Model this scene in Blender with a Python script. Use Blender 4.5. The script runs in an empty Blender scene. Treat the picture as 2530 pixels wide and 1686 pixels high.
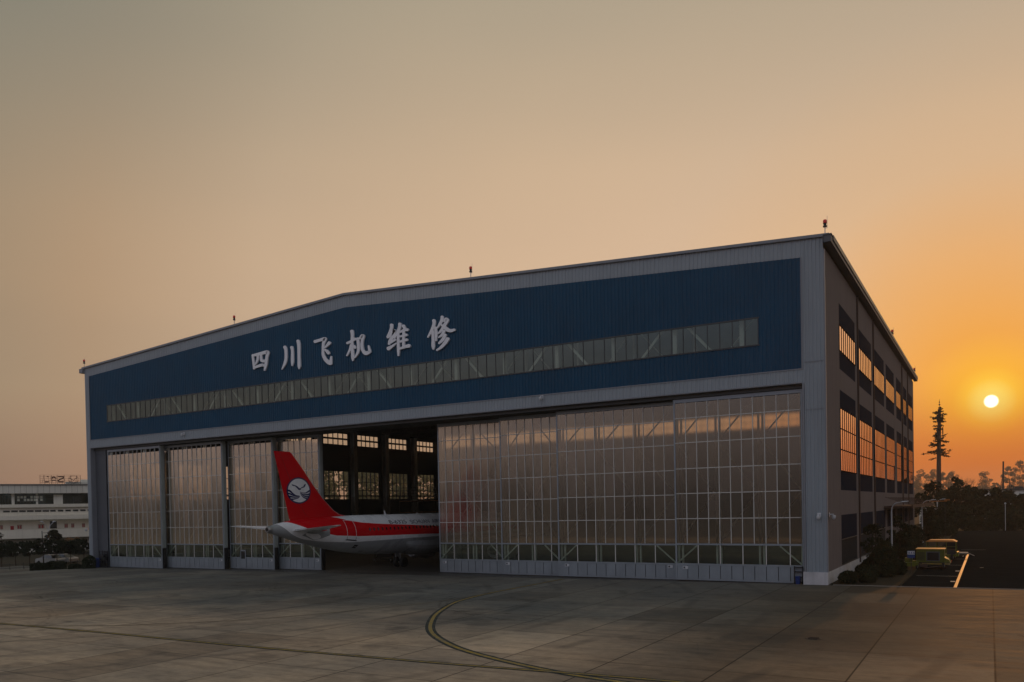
import bpy, math, random
from mathutils import Vector, Matrix
R = math.radians
random.seed(7)
C = bpy.context.scene.collection
scene = bpy.context.scene

# ------------------------------------------------------------------ camera
CAM = Vector((104.688, -63.990, 6.0))
cam_data = bpy.data.cameras.new('camera')
cam = bpy.data.objects.new('camera', cam_data)
C.objects.link(cam)
yaw, pitch, roll = R(30.7233), R(-0.9358), R(1.1012)
f0 = Vector((-math.sin(yaw), math.cos(yaw), 0)); r0 = Vector((math.cos(yaw), math.sin(yaw), 0)); up0 = Vector((0, 0, 1))
fw = f0 * math.cos(pitch) + up0 * math.sin(pitch)
uv = up0 * math.cos(pitch) - f0 * math.sin(pitch)
rx = r0 * math.cos(roll) - uv * math.sin(roll)
ux = r0 * math.sin(roll) + uv * math.cos(roll)
m = Matrix((rx, ux, -fw)).transposed().to_4x4()
m.translation = CAM
cam.matrix_world = m
cam_data.lens = 1984.24 / 2530 * 36
cam_data.sensor_width = 36
cam_data.shift_x = -0.0009
cam_data.shift_y = (1287.2 - 843) / 2530
cam_data.clip_start = 0.5
cam_data.clip_end = 6000
scene.camera = cam

# ------------------------------------------------------------------ exposure
scene.view_settings.view_transform = 'Standard'
scene.view_settings.look = 'None'
scene.view_settings.exposure = 0.0
scene.view_settings.gamma = 1.0
scene.render.engine = 'CYCLES'
cy = scene.cycles
cy.use_denoising = True
cy.max_bounces = 8; cy.transparent_max_bounces = 24; cy.volume_bounces = 0
cy.glossy_bounces = 4; cy.diffuse_bounces = 3
cy.caustics_reflective = False; cy.caustics_refractive = False
cy.sample_clamp_indirect = 4.0

def lin(r, g, b):
    def f(c):
        c /= 255.0
        return c / 12.92 if c <= 0.04045 else ((c + 0.055) / 1.055) ** 2.4
    return (f(r), f(g), f(b), 1.0)

class NT:
    """tiny node helper"""
    def __init__(s, tree): s.t = tree; s.n = tree.nodes; s.l = tree.links
    def new(s, kind, **kw):
        n = s.n.new(kind)
        for k, v in kw.items(): setattr(n, k, v)
        return n
    def link(s, a, b): s.l.new(a, b)
    def put(s, sock, v):
        if isinstance(v, bpy.types.NodeSocket): s.link(v, sock)
        else: sock.default_value = v
    def math(s, op, a, b=0.0, c=None, clamp=False):
        n = s.new('ShaderNodeMath', operation=op, use_clamp=clamp)
        s.put(n.inputs[0], a); s.put(n.inputs[1], b)
        if c is not None: s.put(n.inputs[2], c)
        return n.outputs[0]
    def ramp(s, fac, stops, interp='LINEAR'):
        n = s.new('ShaderNodeValToRGB'); n.color_ramp.interpolation = interp
        e = n.color_ramp.elements
        while len(e) < len(stops): e.new(0.5)
        for i, (p, c) in enumerate(stops): e[i].position = p; e[i].color = c
        s.put(n.inputs[0], fac); return n.outputs[0]
    def mix(s, fac, a, b, mode='MIX'):
        n = s.new('ShaderNodeMix', data_type='RGBA', blend_type=mode)
        s.put(n.inputs[0], fac); s.put(n.inputs[6], a); s.put(n.inputs[7], b)
        return n.outputs[2]
    def maprange(s, v, a, b, c=0.0, d=1.0, smooth=False):
        n = s.new('ShaderNodeMapRange', interpolation_type='SMOOTHSTEP' if smooth else 'LINEAR')
        s.put(n.inputs[0], v); s.put(n.inputs[1], a); s.put(n.inputs[2], b); s.put(n.inputs[3], c); s.put(n.inputs[4], d)
        return n.outputs[0]
    def noise(s, vec, scale, detail=3.0, rough=0.5):
        n = s.new('ShaderNodeTexNoise'); s.put(n.inputs['Vector'], vec)
        n.inputs['Scale'].default_value = scale; n.inputs['Detail'].default_value = detail; n.inputs['Roughness'].default_value = rough
        return n.outputs['Fac']

# ------------------------------------------------------------------ sky and sun
SUN_AZ, SUN_EL = R(0.115), R(5.92)          # azimuth from +Y towards +X
SUN_DIR = Vector((math.sin(SUN_AZ) * math.cos(SUN_EL), math.cos(SUN_AZ) * math.cos(SUN_EL), math.sin(SUN_EL)))
world = bpy.data.worlds.new("World"); scene.world = world; world.use_nodes = True
w = NT(world.node_tree); w.n.clear()
tc = w.new('ShaderNodeTexCoord')
D = tc.outputs['Generated']
dot = w.new('ShaderNodeVectorMath', operation='DOT_PRODUCT'); w.link(D, dot.inputs[0]); dot.inputs[1].default_value = SUN_DIR
theta = w.math('MULTIPLY', w.math('ARCCOSINE', w.math('MINIMUM', dot.outputs['Value'], 1.0)), 180 / math.pi / 180)   # 0..1 for 0..180 deg
sep = w.new('ShaderNodeSeparateXYZ'); w.link(D, sep.inputs[0])
elev = w.math('MULTIPLY', w.math('ARCSINE', sep.outputs[2]), 180 / math.pi)     # degrees
d = 1 / 180.0
base = w.ramp(theta, [
    (0.45 * d, lin(255, 232, 120)), (1.0 * d, lin(255, 206, 62)), (1.9 * d, lin(246, 176, 50)), (4.2 * d, lin(237, 164, 74)), (9 * d, lin(232, 174, 112)),
    (14 * d, lin(225, 184, 142)), (22 * d, lin(217, 184, 152)), (34 * d, lin(212, 180, 148)), (48 * d, lin(199, 170, 140)),
    (58 * d, lin(178, 149, 119)), (66 * d, lin(157, 137, 112)), (75 * d, lin(138, 132, 120)), (100 * d, lin(174, 184, 204)), (135 * d, lin(182, 192, 216)), (180 * d, lin(186, 194, 218))])
hor = w.ramp(w.maprange(elev, -2, 8), [(0.0, (0.70, 0.58, 0.62, 1)), (0.35, (0.80, 0.68, 0.72, 1)), (1.0, (1, 1, 1, 1))])
front = w.maprange(theta, 70 * d, 90 * d, 1.0, 0.0, True)
c1 = w.mix(front, base, w.mix(1.0, base, hor, 'MULTIPLY'))
warm = w.math('MULTIPLY', w.maprange(theta, 3 * d, 24 * d, 0.92, 0.0, True), w.maprange(elev, 1.5, 7.5, 1.0, 0.0, True))
c1 = w.mix(warm, c1, lin(206, 106, 40))
low = w.math('MULTIPLY', w.maprange(theta, 8 * d, 60 * d, 0.75, 0.0, True), w.maprange(elev, -1.0, 2.6, 1.0, 0.0, True))
c1 = w.mix(low, c1, lin(190, 118, 72))
high = w.maprange(elev, 12, 40, 0.0, 0.72, True)
c2 = w.mix(high, c1, lin(140, 144, 130))
zen = w.maprange(elev, 42, 75, 0.0, 0.8, True)
c3 = w.mix(zen, c2, lin(104, 116, 134))
# soft bands of cloud, strongest away from the sun
mp = w.new('ShaderNodeMapping'); w.link(D, mp.inputs[0]); mp.inputs['Scale'].default_value = (1, 1, 5)
nz = w.noise(mp.outputs[0], 2.2, 5, 0.55)
cl = w.ramp(nz, [(0.38, (0.80, 0.82, 0.86, 1)), (0.62, (1.22, 1.12, 1.08, 1))])
c4 = w.mix(w.maprange(theta, 60 * d, 110 * d, 0.0, 1.0), c3, w.mix(1.0, c3, cl, 'MULTIPLY'))
nz2 = w.noise(mp.outputs[0], 1.1, 2, 0.5)
c4 = w.mix(1.0, c4, w.ramp(nz2, [(0.3, (0.955, 0.965, 0.985, 1)), (0.7, (1.06, 1.045, 1.025, 1))]), 'MULTIPLY')
back = w.math('MULTIPLY', w.maprange(theta, 70 * d, 105 * d, 0.0, 0.9, True), w.maprange(elev, 4.0, 22.0, 1.0, 0.0, True))
c4 = w.mix(back, c4, w.mix(1.0, lin(140, 121, 111), w.ramp(nz, [(0.38, (0.72, 0.72, 0.76, 1)), (0.6, (1.2, 1.1, 1.02, 1))]), 'MULTIPLY'))
left = w.math('MULTIPLY', w.maprange(theta, 40 * d, 66 * d, 0.0, 0.62, True), w.maprange(elev, 16, 34, 0.0, 1.0, True))
left = w.math('MULTIPLY', left, w.maprange(theta, 68 * d, 85 * d, 1.0, 0.0, True))
c4 = w.mix(left, c4, lin(120, 122, 112))
disc = w.maprange(theta, 0.25 * d, 0.44 * d, 1.0, 0.0, True)
c5 = w.mix(disc, c4, (2.6, 2.3, 1.7, 1))
sky = w.new('ShaderNodeTexSky', sky_type='NISHITA'); sky.sun_disc = False
sky.sun_elevation = SUN_EL; sky.sun_rotation = SUN_AZ; sky.dust_density = 6.0
addn = w.new('ShaderNodeVectorMath', operation='MULTIPLY_ADD')
w.link(sky.outputs[0], addn.inputs[0]); addn.inputs[1].default_value = (0.0006, 0.0006, 0.0008); w.link(c5, addn.inputs[2])
bg = w.new('ShaderNodeBackground'); w.link(addn.outputs[0], bg.inputs[0]); bg.inputs[1].default_value = 1.0
wo = w.new('ShaderNodeOutputWorld'); w.link(bg.outputs[0], wo.inputs[0])

sd = bpy.data.lights.new('sun', 'SUN'); sd.energy = 0.35; sd.angle = R(0.6); sd.color = (1.0, 0.42, 0.13)
sun = bpy.data.objects.new('sun', sd); C.objects.link(sun)
sun.rotation_euler = SUN_DIR.to_track_quat('Z', 'Y').to_euler(); sun.location = (60, 60, 90)

# ------------------------------------------------------------------ helpers
def gz(x): return -0.957 + 0.00723 * x            # the whole site falls gently to the west

class MB:
    def __init__(s): s.v = []; s.f = []; s.m = []
    def quad(s, a, b, c, e, m=0):
        n = len(s.v); s.v += [a, b, c, e]; s.f.append((n, n + 1, n + 2, n + 3)); s.m.append(m)
    def tri(s, a, b, c, m=0):
        n = len(s.v); s.v += [a, b, c]; s.f.append((n, n + 1, n + 2)); s.m.append(m)
    def box(s, x0, x1, y0, y1, z0, z1, m=0):
        n = len(s.v)
        s.v += [(x0, y0, z0), (x1, y0, z0), (x1, y1, z0), (x0, y1, z0), (x0, y0, z1), (x1, y0, z1), (x1, y1, z1), (x0, y1, z1)]
        for q in ((0, 3, 2, 1), (4, 5, 6, 7), (0, 1, 5, 4), (1, 2, 6, 5), (2, 3, 7, 6), (3, 0, 4, 7)):
            s.f.append(tuple(n + i for i in q)); s.m.append(m)
    def hexa(s, P, m=0):
        n = len(s.v); s.v += [tuple(p) for p in P]
        for q in ((0, 3, 2, 1), (4, 5, 6, 7), (0, 1, 5, 4), (1, 2, 6, 5), (2, 3, 7, 6), (3, 0, 4, 7)):
            s.f.append(tuple(n + i for i in q)); s.m.append(m)
    def bar(s, p, q, a, b=None, m=0, up=(0, 0, 1)):
        b = a if b is None else b
        p, q = Vector(p), Vector(q); t = (q - p).normalized(); u = Vector(up)
        if abs(t.dot(u)) > 0.98: u = Vector((0, 1, 0))
        sd = t.cross(u).normalized(); u = sd.cross(t).normalized()
        P = []
        for o in (p, q):
            for i, j in ((-1, -1), (1, -1), (1, 1), (-1, 1)): P.append(o + sd * (a / 2 * i) + u * (b / 2 * j))
        s.hexa(P, m)
    def tube(s, path, r, n=8, m=0, caps=True):
        P = [Vector(p) for p in path]; rs = r if isinstance(r, (list, tuple)) else [r] * len(P)
        base = len(s.v); prev = None
        for i, p in enumerate(P):
            t = (P[min(i + 1, len(P) - 1)] - P[max(i - 1, 0)]).normalized()
            u = prev if prev is not None else (Vector((0, 0, 1)) if abs(t.z) < 0.9 else Vector((1, 0, 0)))
            sd = t.cross(u).normalized(); u = sd.cross(t).normalized(); prev = u
            for k in range(n):
                a = 2 * math.pi * k / n
                s.v.append(tuple(p + (sd * math.cos(a) + u * math.sin(a)) * rs[i]))
        for i in range(len(P) - 1):
            for k in range(n):
                a, b = base + i * n + k, base + i * n + (k + 1) % n
                s.f.append((a, b, b + n, a + n)); s.m.append(m)
        if caps:
            s.f.append(tuple(base + k for k in range(n))[::-1]); s.m.append(m)
            s.f.append(tuple(base + (len(P) - 1) * n + k for k in range(n))); s.m.append(m)
    def lathe(s, prof, c=(0, 0, 0), n=16, m=0, axis='z', ax=1.0):
        base = len(s.v)
        for r, z in prof:
            for k in range(n):
                a = 2 * math.pi * k / n; p = (r * math.cos(a), r * math.sin(a), z)
                if axis == 'x': p = (p[2], p[0], p[1])
                if axis == 'y': p = (p[0], p[2], -p[1])
                s.v.append((c[0] + p[0], c[1] + p[1], c[2] + p[2]))
        for i in range(len(prof) - 1):
            for k in range(n):
                a, b = base + i * n + k, base + i * n + (k + 1) % n
                s.f.append((a, b, b + n, a + n)); s.m.append(m)
        s.f.append(tuple(base + k for k in range(n))[::-1]); s.m.append(m)
        s.f.append(tuple(base + (len(prof) - 1) * n + k for k in range(n))); s.m.append(m)
    def build(s, name, mats, parent=None, smooth=False, kind=None):
        me = bpy.data.meshes.new(name); me.from_pydata([tuple(v) for v in s.v], [], s.f)
        for x in (mats if isinstance(mats, (list, tuple)) else [mats]): me.materials.append(x)
        for p, k in zip(me.polygons, s.m): p.material_index = k
        if smooth:
            me.polygons.foreach_set('use_smooth', [True] * len(me.polygons))
            me.set_sharp_from_angle(angle=R(38))
        me.update()
        o = bpy.data.objects.new(name, me); C.objects.link(o)
        if parent is not None: o.parent = parent
        if kind: o['kind'] = kind
        return o

def thing(name, label, cat, loc=(0, 0, 0), rz=0.0, group=None):
    o = bpy.data.objects.new(name, None); C.objects.link(o)
    o.empty_display_size = 0.5; o.location = loc; o.rotation_euler = (0, 0, rz)
    return tag(o, label, cat, group)
def tag(o, label, cat, group=None, kind=None):
    o['label'] = label; o['category'] = cat
    if group: o['group'] = group
    if kind: o['kind'] = kind
    return o
def dup(root, loc, rz=0.0, label=None, scale=None):
    r = root.copy(); C.objects.link(r); r.location = loc; r.rotation_euler = (0, 0, rz)
    if label: r['label'] = label
    if scale: r.scale = (scale,) * 3
    for ch in list(root.children):
        c = ch.copy(); C.objects.link(c); c.parent = r
        for g in list(ch.children):
            e = g.copy(); C.objects.link(e); e.parent = c
    return r
def loc_part(o, p): o.location = p; return o

# ------------------------------------------------------------------ materials
def pmat(name, col, rough=0.6, metal=0.0, spec=0.5, var=0.12, vscale=0.6, streak=0.0, bump=0.0, bscale=20.0, coat=0.0):
    """painted / plain surface with uneven colour and gloss"""
    mt = bpy.data.materials.new(name); mt.use_nodes = True; t = NT(mt.node_tree)
    b = t.n['Principled BSDF']; b.inputs['Metallic'].default_value = metal
    b.inputs['Specular IOR Level'].default_value = spec; b.inputs['Coat Weight'].default_value = coat
    g = t.new('ShaderNodeNewGeometry'); pos = g.outputs['Position']
    n1 = t.noise(pos, vscale, 5, 0.6)
    c = (col[0], col[1], col[2], 1)
    lo = tuple(max(0, x * (1 - var)) for x in c[:3]) + (1,); hi = tuple(x * (1 + var) for x in c[:3]) + (1,)
    out = t.ramp(n1, [(0.3, lo), (0.7, hi)])
    if streak:
        mp = t.new('ShaderNodeMapping'); t.link(pos, mp.inputs[0]); mp.inputs['Scale'].default_value = (1.6, 1.6, 0.08)
        n2 = t.noise(mp.outputs[0], 1.5, 6, 0.65)
        out = t.mix(t.maprange(n2, 0.48, 0.75, 0.0, streak), out, tuple(x * 0.45 for x in c[:3]) + (1,))
    t.link(out, b.inputs['Base Color'])
    t.link(t.maprange(n1, 0.25, 0.75, max(0.02, rough - 0.08), rough + 0.08), b.inputs['Roughness'])
    if bump:
        bn = t.new('ShaderNodeBump'); bn.inputs['Strength'].default_value = bump; bn.inputs['Distance'].default_value = 0.02
        t.link(t.noise(pos, bscale, 3), bn.inputs['Height']); t.link(bn.outputs[0], b.inputs['Normal'])
    return mt

M = {}
M['gray'] = pmat('light_grey_cladding', (0.31, 0.355, 0.40), 0.42, 0.0, 0.4, 0.05, 0.25, 0.28)
M['trim'] = pmat('grey_trim', (0.24, 0.255, 0.29), 0.45, 0, 0.4, 0.08, 0.7, 0.2)
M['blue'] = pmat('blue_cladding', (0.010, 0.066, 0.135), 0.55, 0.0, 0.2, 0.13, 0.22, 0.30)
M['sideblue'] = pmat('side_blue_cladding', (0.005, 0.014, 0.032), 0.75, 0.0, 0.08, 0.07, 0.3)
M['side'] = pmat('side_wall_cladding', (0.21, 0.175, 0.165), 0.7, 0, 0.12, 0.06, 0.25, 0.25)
M['dark'] = pmat('dark_grey_panel', (0.095, 0.105, 0.125), 0.55, 0, 0.4, 0.08, 0.8, 0.2)
M['inner'] = pmat('interior_wall', (0.06, 0.058, 0.06), 0.8, 0, 0.2, 0.1)
M['lining'] = pmat('pale_lining_sheet', (0.20, 0.24, 0.22), 0.8, 0, 0.2, 0.1)
M['flatblack'] = pmat('matt_black_frame', (0.020, 0.014, 0.012), 1.0, 0, 0.0, 0.1)
M['innersteel'] = pmat('painted_steel_column', (0.75, 0.77, 0.75), 0.6, 0, 0.3, 0.1, 0.8, 0.3)
M['truss'] = pmat('truss_steel', (0.86, 0.90, 0.82), 0.55, 0, 0.3, 0.08)
M['roofsteel'] = pmat('roof_steel', (0.10, 0.10, 0.105), 0.6, 0, 0.3, 0.1)
M['roof'] = pmat('roof_sheet', (0.20, 0.20, 0.19), 0.5, 0.2, 0.4, 0.1, 0.4)
M['frame'] = pmat('dark_window_frame', (0.055, 0.062, 0.065), 0.4, 0.3, 0.5, 0.1)
M['alu'] = pmat('door_frame_aluminium', (0.29, 0.33, 0.375), 0.38, 0.25, 0.5, 0.08, 0.8, 0.15)
M['alulight'] = pmat('glazing_bar_aluminium', (0.66, 0.65, 0.62), 0.45, 0.0, 0.4, 0.05)
M['post'] = pmat('door_end_post', (0.36, 0.40, 0.38), 0.5, 0, 0.4, 0.1, 0.8, 0.3)
M['concwhite'] = pmat('whitewashed_plinth', (0.58, 0.57, 0.60), 0.8, 0, 0.2, 0.12, 1.2, 0.5, 0.3)
M['letter'] = pmat('letter_face', (0.86, 0.88, 0.94), 0.4, 0, 0.4, 0.03, 0.8, 0.08)
M['white'] = pmat('aircraft_white', (0.80, 0.81, 0.84), 0.28, 0, 0.5, 0.05, 0.5, 0.12, coat=0.3)
M['planegrey'] = pmat('aircraft_grey', (0.30, 0.315, 0.335), 0.3, 0, 0.5, 0.06, 0.6, 0.15, coat=0.2)
M['red'] = pmat('aircraft_red', (0.58, 0.002, 0.008), 0.35, 0, 0.12, 0.06, 0.4, 0.0)
M['navy'] = pmat('emblem_navy', (0.008, 0.014, 0.09), 0.3, 0, 0.5, 0.03)
M['black'] = pmat('black_rubber', (0.016, 0.016, 0.017), 0.7, 0, 0.3, 0.15)
M['blackpaint'] = pmat('black_lettering', (0.015, 0.016, 0.022), 0.5, 0, 0.3, 0.05)
M['metal'] = pmat('bare_metal', (0.34, 0.34, 0.35), 0.32, 0.8, 0.5, 0.1)
M['lamp'] = pmat('red_lamp_glass', (0.85, 0.02, 0.015), 0.25, 0, 0.6, 0.03)
M['binblue'] = pmat('blue_plastic', (0.008, 0.03, 0.16), 0.45, 0, 0.5, 0.08)
M['pipe'] = pmat('brown_downpipe', (0.09, 0.06, 0.05), 0.7, 0, 0.1, 0.1)
M['galv'] = pmat('galvanised_pole', (0.62, 0.65, 0.70), 0.4, 0.4, 0.5, 0.08)
M['vehyel'] = pmat('yellow_green_paint', (0.12, 0.135, 0.008), 0.4, 0, 0.5, 0.12, 1.5, 0.2)
M['vehdark'] = pmat('vehicle_dark', (0.03, 0.032, 0.03), 0.5, 0, 0.4, 0.1)
def worn(name, a, b, s0, s1):
    mt = pmat(name, a, 0.8, 0, 0.05, 0.2, 2.0); t = NT(mt.node_tree); p = t.n['Principled BSDF']; g = t.new('ShaderNodeNewGeometry')
    old = p.inputs['Base Color'].links[0].from_socket
    f = t.maprange(t.noise(g.outputs['Position'], 3.5, 8, 0.8), s0, s1)
    t.link(t.mix(f, old, b + (1,)), p.inputs['Base Color']); return mt
M['yellow'] = worn('yellow_road_paint', (0.42, 0.29, 0.06), (0.22, 0.19, 0.14), 0.42, 0.60)
M['yellowfaint'] = worn('faded_yellow_paint', (0.26, 0.19, 0.07), (0.20, 0.17, 0.13), 0.36, 0.52)
M['yelloworange'] = pmat('kerb_line_paint', (0.80, 0.40, 0.10), 0.5, 0, 0.5, 0.15, 2.0)
M['linedark'] = worn('dark_line_border', (0.045, 0.055, 0.055), (0.15, 0.13, 0.11), 0.48, 0.66)
M['whitepaint'] = pmat('white_road_paint', (0.6, 0.55, 0.48), 0.7, 0, 0.3, 0.2, 3.0)
M['bark'] = pmat('bark', (0.06, 0.04, 0.028), 0.9, 0, 0.1, 0.25, 3.0)
M['farbark'] = pmat('pale_bark', (0.22, 0.15, 0.10), 0.9, 0, 0.1, 0.2)
M['termwhite'] = pmat('terminal_render', (0.84, 0.80, 0.71), 0.6, 0, 0.3, 0.06, 0.2, 0.2)
M['termgrey'] = pmat('terminal_panel', (0.80, 0.79, 0.73), 0.5, 0, 0.4, 0.06, 0.3, 0.2)
M['palepane'] = pmat('pale_window_pane', (0.55, 0.58, 0.50), 0.4, 0, 0.3, 0.1)
M['termred'] = pmat('red_door_paint', (0.40, 0.02, 0.03), 0.5, 0, 0.3, 0.05)
M['termpink'] = pmat('faded_red_panel', (0.42, 0.30, 0.26), .6, 0, .3, .08)
M['rust'] = pmat('rusty_sign_frame', (0.10, 0.05, 0.045), 0.7, 0.2, 0.3, 0.2)
M['orangebox'] = pmat('orange_paint', (0.45, 0.16, 0.03), 0.5, 0, 0.4, 0.15)
M['carwhite'] = pmat('car_white', (0.6, 0.6, 0.6), 0.2, 0, 0.5, 0.03, coat=0.6)
M['carglass'] = pmat('car_glass', (0.02, 0.022, 0.025), 0.08, 0, 0.6, 0.03)
M['signblue'] = pmat('sign_blue', (0.012, 0.05, 0.20), 0.4, 0, 0.4, 0.03)
M['signwhite'] = pmat('sign_white', (0.6, 0.62, 0.66), 0.4, 0, 0.4, 0.03)
M['kerb'] = pmat('kerb_stone', (0.30, 0.27, 0.24), 0.8, 0, 0.2, 0.15, 1.0, 0, 0.3)
M['grille'] = pmat('iron_cover', (0.03, 0.03, 0.03), 0.6, 0.4, 0.4, 0.2)

def glassmat(name, tint, refl, rough=0.02, trans=(0.6, 0.62, 0.58), wavy=True):
    mt = bpy.data.materials.new(name); mt.use_nodes = True; t = NT(mt.node_tree); t.n.clear()
    o = t.new('ShaderNodeOutputMaterial')
    g = t.new('ShaderNodeNewGeometry')
    tr = t.new('ShaderNodeBsdfTransparent'); tr.inputs[0].default_value = trans + (1,)
    gl = t.new('ShaderNodeBsdfGlossy'); gl.inputs['Color'].default_value = tint + (1,); gl.inputs['Roughness'].default_value = rough
    bn = t.new('ShaderNodeBump'); bn.inputs['Strength'].default_value = 0.06; bn.inputs['Distance'].default_value = 0.02
    t.link(t.noise(g.outputs['Position'], 1.3, 2), bn.inputs['Height'])
    if wavy: t.link(bn.outputs[0], gl.inputs['Normal'])
    df = t.new('ShaderNodeBsdfDiffuse'); df.inputs[0].default_value = (0.10, 0.10, 0.09, 1)
    mx = t.new('ShaderNodeMixShader'); lw = t.new('ShaderNodeLayerWeight'); lw.inputs[0].default_value = 0.3
    fac = t.maprange(lw.outputs['Fresnel'], 0.0, 1.0, refl, 1.0)
    t.link(fac, mx.inputs[0]); t.link(tr.outputs[0], mx.inputs[1]); t.link(gl.outputs[0], mx.inputs[2])
    m2 = t.new('ShaderNodeMixShader'); t.put(m2.inputs[0], t.maprange(t.noise(g.outputs['Position'], 0.8, 4), 0.3, 0.7, 0.05, 0.16))
    t.link(mx.outputs[0], m2.inputs[1]); t.link(df.outputs[0], m2.inputs[2]); t.link(m2.outputs[0], o.inputs[0])
    return mt
M['glass'] = glassmat('ribbon_glass', (0.70, 0.88, 0.82), 0.13, 0.02, (0.80, 0.86, 0.80))
M['sideglass'] = glassmat('side_window_glass', (1.0, 0.88, 0.98), 0.86, 0.02, (0.55, 0.5, 0.42), False)
M['innerglass'] = glassmat('west_window_glass', (0.8, 0.8, 0.8), 0.05, 0.02, (0.86, 0.84, 0.76))
M['darkglass'] = glassmat('terminal_glass', (0.35, 0.55, 0.60), 0.10, 0.05, (0.12, 0.16, 0.16))

def polymat(k=0, tint=(1, 1, 1)):
    """thin translucent polycarbonate sheet in the big doors"""
    mt = bpy.data.materials.new('polycarbonate_sheet_%d' % k); mt.use_nodes = True; t = NT(mt.node_tree); t.n.clear()
    o = t.new('ShaderNodeOutputMaterial'); g = t.new('ShaderNodeNewGeometry'); pos = g.outputs['Position']
    tr = t.new('ShaderNodeBsdfRefraction'); tr.inputs['Color'].default_value = (0.74, 0.64, 0.50, 1); tr.inputs['IOR'].default_value = 1.08; tr.inputs['Roughness'].default_value = 0.24
    gl = t.new('ShaderNodeBsdfGlossy'); gl.inputs['Roughness'].default_value = 0.22
    gl.inputs['Color'].default_value = (0.95 * tint[0], 0.88 * tint[1], 0.74 * tint[2], 1); gl.inputs['Roughness'].default_value = 0.18 + 0.012 * k
    mp = t.new('ShaderNodeMapping'); t.link(pos, mp.inputs[0]); mp.inputs['Scale'].default_value = (1.09, 1.0, 0.25); mp.inputs['Location'].default_value = (k * 3.7, 0, k * 1.9)
    bn = t.new('ShaderNodeBump'); bn.inputs['Strength'].default_value = 0.35; bn.inputs['Distance'].default_value = 0.05
    t.link(t.noise(mp.outputs[0], 0.9, 3), bn.inputs['Height']); t.link(bn.outputs[0], gl.inputs['Normal'])
    df = t.new('ShaderNodeBsdfDiffuse'); t.link(t.ramp(t.noise(pos, 0.5, 5), [(0.3, (0.13, 0.11, 0.10, 1)), (0.7, (0.24, 0.205, 0.18, 1))]), df.inputs[0])
    m1 = t.new('ShaderNodeMixShader'); lw = t.new('ShaderNodeLayerWeight'); lw.inputs[0].default_value = 0.5
    t.link(t.maprange(lw.outputs['Facing'], 0.0, 0.42, 0.21 + 0.006 * k, 0.74), m1.inputs[0])
    t.link(tr.outputs[0], m1.inputs[1]); t.link(gl.outputs[0], m1.inputs[2])
    m2 = t.new('ShaderNodeMixShader'); m2.inputs[0].default_value = 0.07
    t.link(m1.outputs[0], m2.inputs[1]); t.link(df.outputs[0], m2.inputs[2]); t.link(m2.outputs[0], o.inputs[0])
    return mt
M['poly'] = [polymat(k, tn) for k, tn in enumerate([(1, 1, 1), (.97, .99, 1.01), (1.02, 1.0, .96), (.95, .95, .95), (1.0, .98, .98)])]

def leafmat(name, a, b, trans=0.0):
    mt = bpy.data.materials.new(name); mt.use_nodes = True; t = NT(mt.node_tree); p = t.n['Principled BSDF']
    g = t.new('ShaderNodeNewGeometry')
    t.link(t.ramp(t.noise(g.outputs['Position'], 1.7, 4), [(0.3, a + (1,)), (0.7, b + (1,))]), p.inputs['Base Color'])
    p.inputs['Roughness'].default_value = 0.7; p.inputs['Specular IOR Level'].default_value = 0.1
    if trans:
        tl = t.new('ShaderNodeBsdfTranslucent'); tl.inputs[0].default_value = b + (1,); mx = t.new('ShaderNodeMixShader'); mx.inputs[0].default_value = trans
        t.link(p.outputs[0], mx.inputs[1]); t.link(tl.outputs[0], mx.inputs[2]); t.link(mx.outputs[0], t.n['Material Output'].inputs[0])
    return mt
M['leaf'] = leafmat('dark_foliage', (0.014, 0.022, 0.012), (0.035, 0.045, 0.02))
M['leaf2'] = leafmat('olive_foliage', (0.03, 0.032, 0.016), (0.065, 0.06, 0.03))
M['leaf3'] = leafmat('haze_toned_foliage', (0.16, 0.11, 0.07), (0.34, 0.22, 0.13), 0.6)  # tan lightened so that distant haze is put into the leaf colour
M['leafw'] = leafmat('olive_hazed_foliage', (0.34, 0.32, 0.20), (0.55, 0.50, 0.32), 0.5)  # haze over the trees past the west windows is painted into this olive
M['leaf4'] = leafmat('plastic_pine_needles', (0.02, 0.022, 0.014), (0.04, 0.04, 0.022))

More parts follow.
